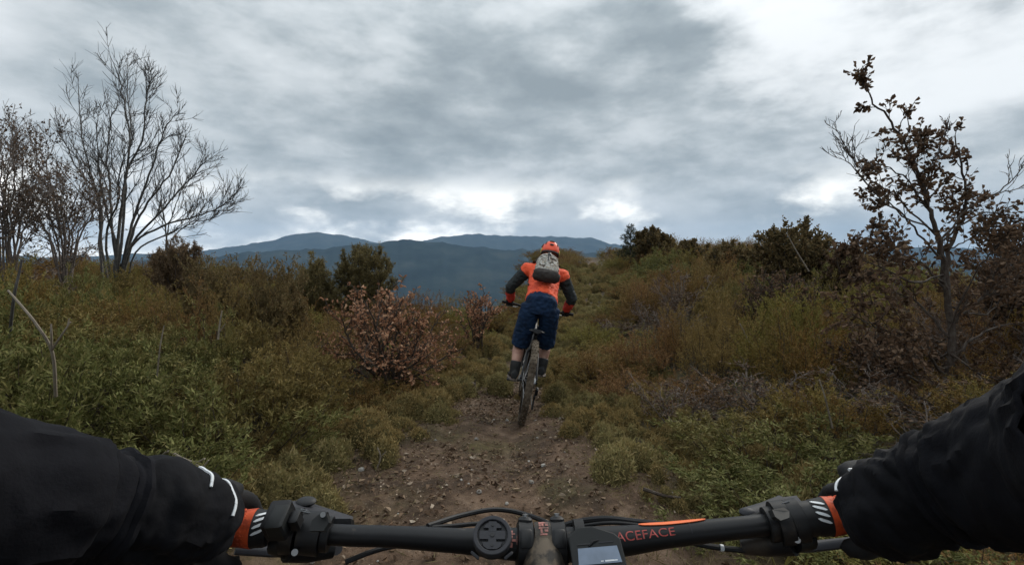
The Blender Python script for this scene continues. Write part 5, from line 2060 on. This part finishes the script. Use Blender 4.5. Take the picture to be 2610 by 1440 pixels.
control(750, 1330, .42, -1, 'control_cluster', [
    ('clamp_block', 'device', lambda m_: (qbox(m_, 712, 1326, .404, 44, 44, .022, R(4)),)),
    ('clamp_rim', 'black_plastic', lambda m_: (qbox(m_, 712, 1325, .409, 54, 62, .026, R(4)),)),
    ('brake_clamp', 'black_metal', lambda m_: (m_.tube([bar_at(738)[0], bar_at(768)[0]], .0195, 20), qbox(m_, 754, 1326, .409, 24, 42, .012, R(4)))),
    ('shifter_clamp', 'black_metal', lambda m_: (m_.tube([bar_at(776)[0], bar_at(826)[0]], .0185, 20), m_.tube([bar_at(828)[0], bar_at(846)[0]], .0150, 20))),
    ('shifter_cover', 'device', lambda m_: quad_plate(m_, [(795, 1325, -.025), (812, 1310, -.022), (832, 1308, -.02), (838, 1330, -.024), (824, 1352, -.03), (788, 1352, -.03)], .428, .008)),
    ('remote_lever', 'mount_grey', lambda m_: quad_plate(m_, [(745, 1276, .03), (772, 1274, .035), (896, 1314, .035), (895, 1322, .02), (820, 1322, 0), (745, 1302, 0)], .432, .006)),
    ('lever_side', 'black_plastic', lambda m_: quad_plate(m_, [(742, 1302, 0), (820, 1321, 0), (894, 1321, .015), (895, 1338, .015), (840, 1340, 0), (742, 1330, -.004)], .434, .012)),
    ('thumb_pad', 'mount_dark', lambda m_: m_.ball(at(780, 1278, .462), (.010, .008, .004), 12, 8)),
    ('lever_print', 'white_print', lambda m_: (quad_plate(m_, [(767, 1295, 0), (786, 1299, 0), (785, 1301, 0), (766, 1297, 0)], .4285, .0004), quad_plate(m_, [(762, 1299, 0), (790, 1304, 0), (789, 1306, 0), (761, 1301, 0)], .4285, .0004))),
    ('bolt', 'steel', lambda m_: (m_.tube([at(751, 1407, .405), at(751, 1407, .412)], .0028, 12))),
    ('bolt', 'steel', lambda m_: (m_.tube([at(823, 1311, .400), at(823, 1311, .407)], .0022, 12))),
    ('brake_body', 'black_metal', lambda m_: (m_.tube([at(735, 1395, .425), at(790, 1400, .44), at(850, 1398, .45)], [.012, .011, .008], 14), m_.tube([at(700, 1385, .43), at(735, 1395, .425)], .009, 12))),
    ('brake_lever', 'mount_grey', lambda m_: (m_.tube([at(860, 1402, .46), at(780, 1408, .49), at(690, 1405, .49), at(600, 1400, .475)], [(.006, .004), (.006, .004), (.006, .005), (.005, .005)], 10),)),
])
control(1990, 1310, .42, 1, 'control_cluster', [
    ('brake_clamp', 'black_metal', lambda m_: (m_.tube([bar_at(1968)[0], bar_at(1998)[0]], .0190, 20), m_.tube([bar_at(1948)[0], bar_at(1968)[0]], .0150, 20))),
    ('shifter_clamp', 'black_metal', lambda m_: (m_.tube([bar_at(2002)[0], bar_at(2030)[0]], .0185, 20), m_.tube([bar_at(2032)[0], bar_at(2062)[0]], .0148, 20))),
    ('clamp_plate', 'device', lambda m_: quad_plate(m_, [(1968, 1298, -.018), (1998, 1292, -.018), (2012, 1302, -.02), (2012, 1318, -.028), (1990, 1326, -.030), (1976, 1316, -.026)], .428, .008)),
    ('shift_pod', 'mount_grey', lambda m_: quad_plate(m_, [(1898, 1308, .02), (1960, 1284, .03), (1996, 1266, .035), (2030, 1262, .035), (2042, 1276, .02), (1990, 1292, .01), (1940, 1304, .01)], .430, .010)),
    ('pod_side', 'black_plastic', lambda m_: quad_plate(m_, [(1905, 1312, .01), (1990, 1291, .005), (2043, 1276, .01), (2046, 1296, .01), (1996, 1304, 0), (1950, 1312, 0)], .432, .014)),
    ('thumb_lever', 'mount_grey', lambda m_: (m_.tube([at(1995, 1272, .46), at(1950, 1290, .455), at(1906, 1306, .448)], [(.006, .003), (.006, .003), (.008, .003)], 8), m_.ball(at(1905, 1305, .447), (.008, .006, .004), 10, 6))),
    ('pod_print', 'white_print', lambda m_: (quad_plate(m_, [(1992, 1281, 0), (2012, 1275, 0), (2012, 1277, 0), (1992, 1283, 0)], .4275, .0004), quad_plate(m_, [(1992, 1286, 0), (2018, 1278, 0), (2018, 1280, 0), (1992, 1288, 0)], .4275, .0004))),
    ('bolt', 'steel', lambda m_: (m_.tube([at(2032, 1375, .412), at(2032, 1375, .419)], .0028, 12))),
    ('brake_body', 'black_metal', lambda m_: (m_.tube([at(2020, 1378, .425), at(1950, 1384, .44), at(1890, 1392, .445)], [.012, .011, .007], 14), m_.tube([at(2060, 1370, .43), at(2020, 1378, .425)], .010, 12))),
    ('brake_lever', 'mount_grey', lambda m_: (m_.tube([at(1900, 1392, .46), at(1980, 1398, .488), at(2070, 1392, .49), at(2180, 1380, .475)], [(.006, .004), (.006, .004), (.006, .005), (.005, .005)], 10),)),
])

# ------------------------------------------------------------------ the cyclist wearing the camera
me_p = empty('person', (0, -.3, 0.02))
tag(me_p, 'cyclist wearing the camera, black sleeves reaching forward to hold the wide handlebar', 'person')
PO = me_p.location
gl_ = bar_at(505, .415)[0]
gr_ = bar_at(2250, .415)[0]
wl = at(445, 1300, .358)
wr = at(2310, 1275, .356)
el_l = at(-330, 1330, .235)
el_r = at(2850, 1175, .245)
JP = dict(hip=V((0, -.52, 1.02)), chest=V((0, -.235, 1.40)), neck=V((0, -.15, 1.55)), head=V((0, -.08, 1.70)), face=V((0, 1, -.1)),
          shoulder_l=V((-.20, -.20, 1.43)), elbow_l=el_l, wrist_l=wl, shoulder_r=V((.20, -.20, 1.43)), elbow_r=el_r, wrist_r=wr,
          grip_l=gl_, grip_r=gr_,
          hip_l=V((-.095, -.47, .95)), knee_l=V((-.15, -.12, .72)), ankle_l=V((-.135, -.22, .42)), toe_l=V((-.145, -.07, .385)),
          hip_r=V((.095, -.47, .95)), knee_r=V((.15, .02, .80)), ankle_r=V((.135, .10, .45)), toe_r=V((.145, .25, .40)))
JP = {k: (v if k == 'face' else v - PO) for k, v in JP.items()}
JP['index_l'] = [at(585, 1268, .43) - PO, at(640, 1278, .462) - PO, at(662, 1325, .478) - PO]
JP['index_r'] = [at(2165, 1245, .43) - PO, at(2110, 1258, .462) - PO, at(2090, 1305, .478) - PO]
jk = make_person(me_p, JP, dict(legs=M['trouser_black'], leg_end=2, jacket=[M['sleeve_black']], tilt=R(-8), fore=.58), True)

# loose outer sleeves, seen close up: folds, hems and white piping
def sleeve(name, axis, radii, mat, folds, seed, parent=me_p):
    pts = smooth_path(axis, 26)
    n = len(pts)
    base = np.interp(np.linspace(0, 1, n), np.linspace(0, 1, len(radii)), radii)
    m_ = MB(PO)
    k = 84
    v, f = [], []
    sx = None
    for i in range(n):
        tv = (pts[min(i + 1, n - 1)] - pts[max(i - 1, 0)]).normalized()
        if sx is None:
            sx = tv.cross(Vector((0, 0, 1))).normalized()
        sx = (sx - tv * sx.dot(tv)).normalized()
        sy = sx.cross(tv)
        q = i / (n - 1)
        for j in range(k):
            a = 2 * math.pi * j / k
            r_ = base[i]
            for (c_, w_, h_, skew) in folds:
                e = (q - c_ - skew * math.cos(a + seed)) / w_
                r_ += h_ * math.exp(-e * e)
            P_ = pts[i] + sx * math.cos(a) * r_ + sy * math.sin(a) * r_
            r_ += .0026 * (1 - 2.4 * abs(mnoise.noise(Vector((P_.x * 75 + P_.z * 40, P_.y * 30, P_.z * 26)) + Vector((seed, 0, 0))))) + .0016 * mnoise.noise(P_ * 60) + .0008 * mnoise.noise(P_ * 150)
            v.append(pts[i] + sx * math.cos(a) * r_ + sy * math.sin(a) * r_)
    for i in range(n - 1):
        for j in range(k):
            a, b_ = i * k + j, i * k + (j + 1) % k
            f.append((a, b_, b_ + k, a + k))
    m_.add(v, f)
    o = m_.build(name, mat, parent)
    so = o.modifiers.new('cloth', 'SOLIDIFY')
    so.thickness = .0025
    return o, pts, [[v[i * k + j] for j in range(k)] for i in range(n)]


def ring_band(name, pts, base, q0, q1, a0, a1, lift, mat, parent, wdt=.0016):
    m_ = MB(PO)
    n = len(pts)
    line = []
    for j in range(25):
        a = a0 + (a1 - a0) * j / 24
        q = q0 + (q1 - q0) * j / 24
        i = q * (n - 1)
        i0 = min(n - 2, int(i))
        c = pts[i0] + (pts[i0 + 1] - pts[i0]) * (i - i0)
        tv = (pts[i0 + 1] - pts[i0]).normalized()
        u = Vector((0, 0, 1))
        u = (u - tv * u.dot(tv)).normalized()
        bk = tv.cross(u)
        if bk.y > 0: bk = -bk
        dr_ = u * math.cos(a) + bk * math.sin(a)
        ring_ = base[int(round(i))]                       # lie on the folded cloth itself
        best = max(ring_, key=lambda w_: (w_ - c).normalized().dot(dr_))
        line.append(c + dr_ * ((best - c).dot(dr_) + lift))
    for _ in range(6):
      line = [line[0]] + [(line[q - 1] + line[q] * 2 + line[q + 1]) / 4 for q in range(1, len(line) - 1)] + [line[-1]]
    m_.tube(line, wdt, 6)
    return m_.build(name, mat, parent)


ax_l = [at(540, 1334, .388), at(490, 1320, .370), at(400, 1297, .346), at(290, 1294, .325), at(100, 1290, .290), at(-150, 1300, .26), at(-380, 1320, .235)]
sl, pl, bl_ = sleeve('sleeve', ax_l, [.0235, .0295, .0300, .0305, .034, .038, .040], M['sleeve_black'],
                     [(.10, .02, .0015, .01), (.22, .03, .0018, .02), (.33, .025, .002, -.02), (.42, .03, .0015, .02)], 1.3)
ax_l2 = [at(285, 1294, .323), at(180, 1288, .303), at(60, 1285, .282), at(-150, 1300, .258), at(-400, 1322, .230), at(-620, 1300, .19)]
so_l, pl2, bl2 = sleeve('outer_sleeve', ax_l2, [.0325, .0350, .0430, .050, .054, .056], M['sleeve_outer'],
                        [(.012, .012, .0030, .0), (.075, .02, -.0022, .01), (.25, .05, .002, .03), (.55, .05, .003, -.03)], 2.1)
ring_band('piping', pl, bl_, .255, .265, R(-5), R(45), .0034, M['white_print'], sl, .0012)
ring_band('piping', pl, bl_, .125, .150, R(-20), R(78), .0034, M['white_print'], sl, .0012)
ax_r = [at(2222, 1326, .378), at(2262, 1304, .364), at(2330, 1268, .346), at(2410, 1238, .330), at(2500, 1222, .310), at(2640, 1204, .280), at(2850, 1177, .245)]
sr, pr_, br_ = sleeve('sleeve', ax_r, [.0235, .0295, .0300, .0295, .032, .038, .040], M['sleeve_black'],
                      [(.12, .02, .0015, .01), (.26, .03, .002, .02), (.36, .025, .002, -.02)], 4.3)
ax_r2 = [at(2405, 1240, .328), at(2470, 1226, .315), at(2540, 1216, .300), at(2640, 1204, .280), at(2850, 1177, .240), at(3050, 1142, .20)]
so_r, pr2, br2 = sleeve('outer_sleeve', ax_r2, [.0315, .0335, .0375, .0430, .049, .053], M['sleeve_outer'],
                        [(.012, .012, .003, 0), (.10, .03, -.002, .02), (.32, .05, .0025, -.02)], 5.1)
ring_band('piping', pr_, br_, .10, .13, R(-30), R(55), .0034, M['white_print'], sr, .0012)
ring_band('piping', pr_, br_, .215, .20, R(-30), R(22), .0034, M['white_print'], sr, .0012)
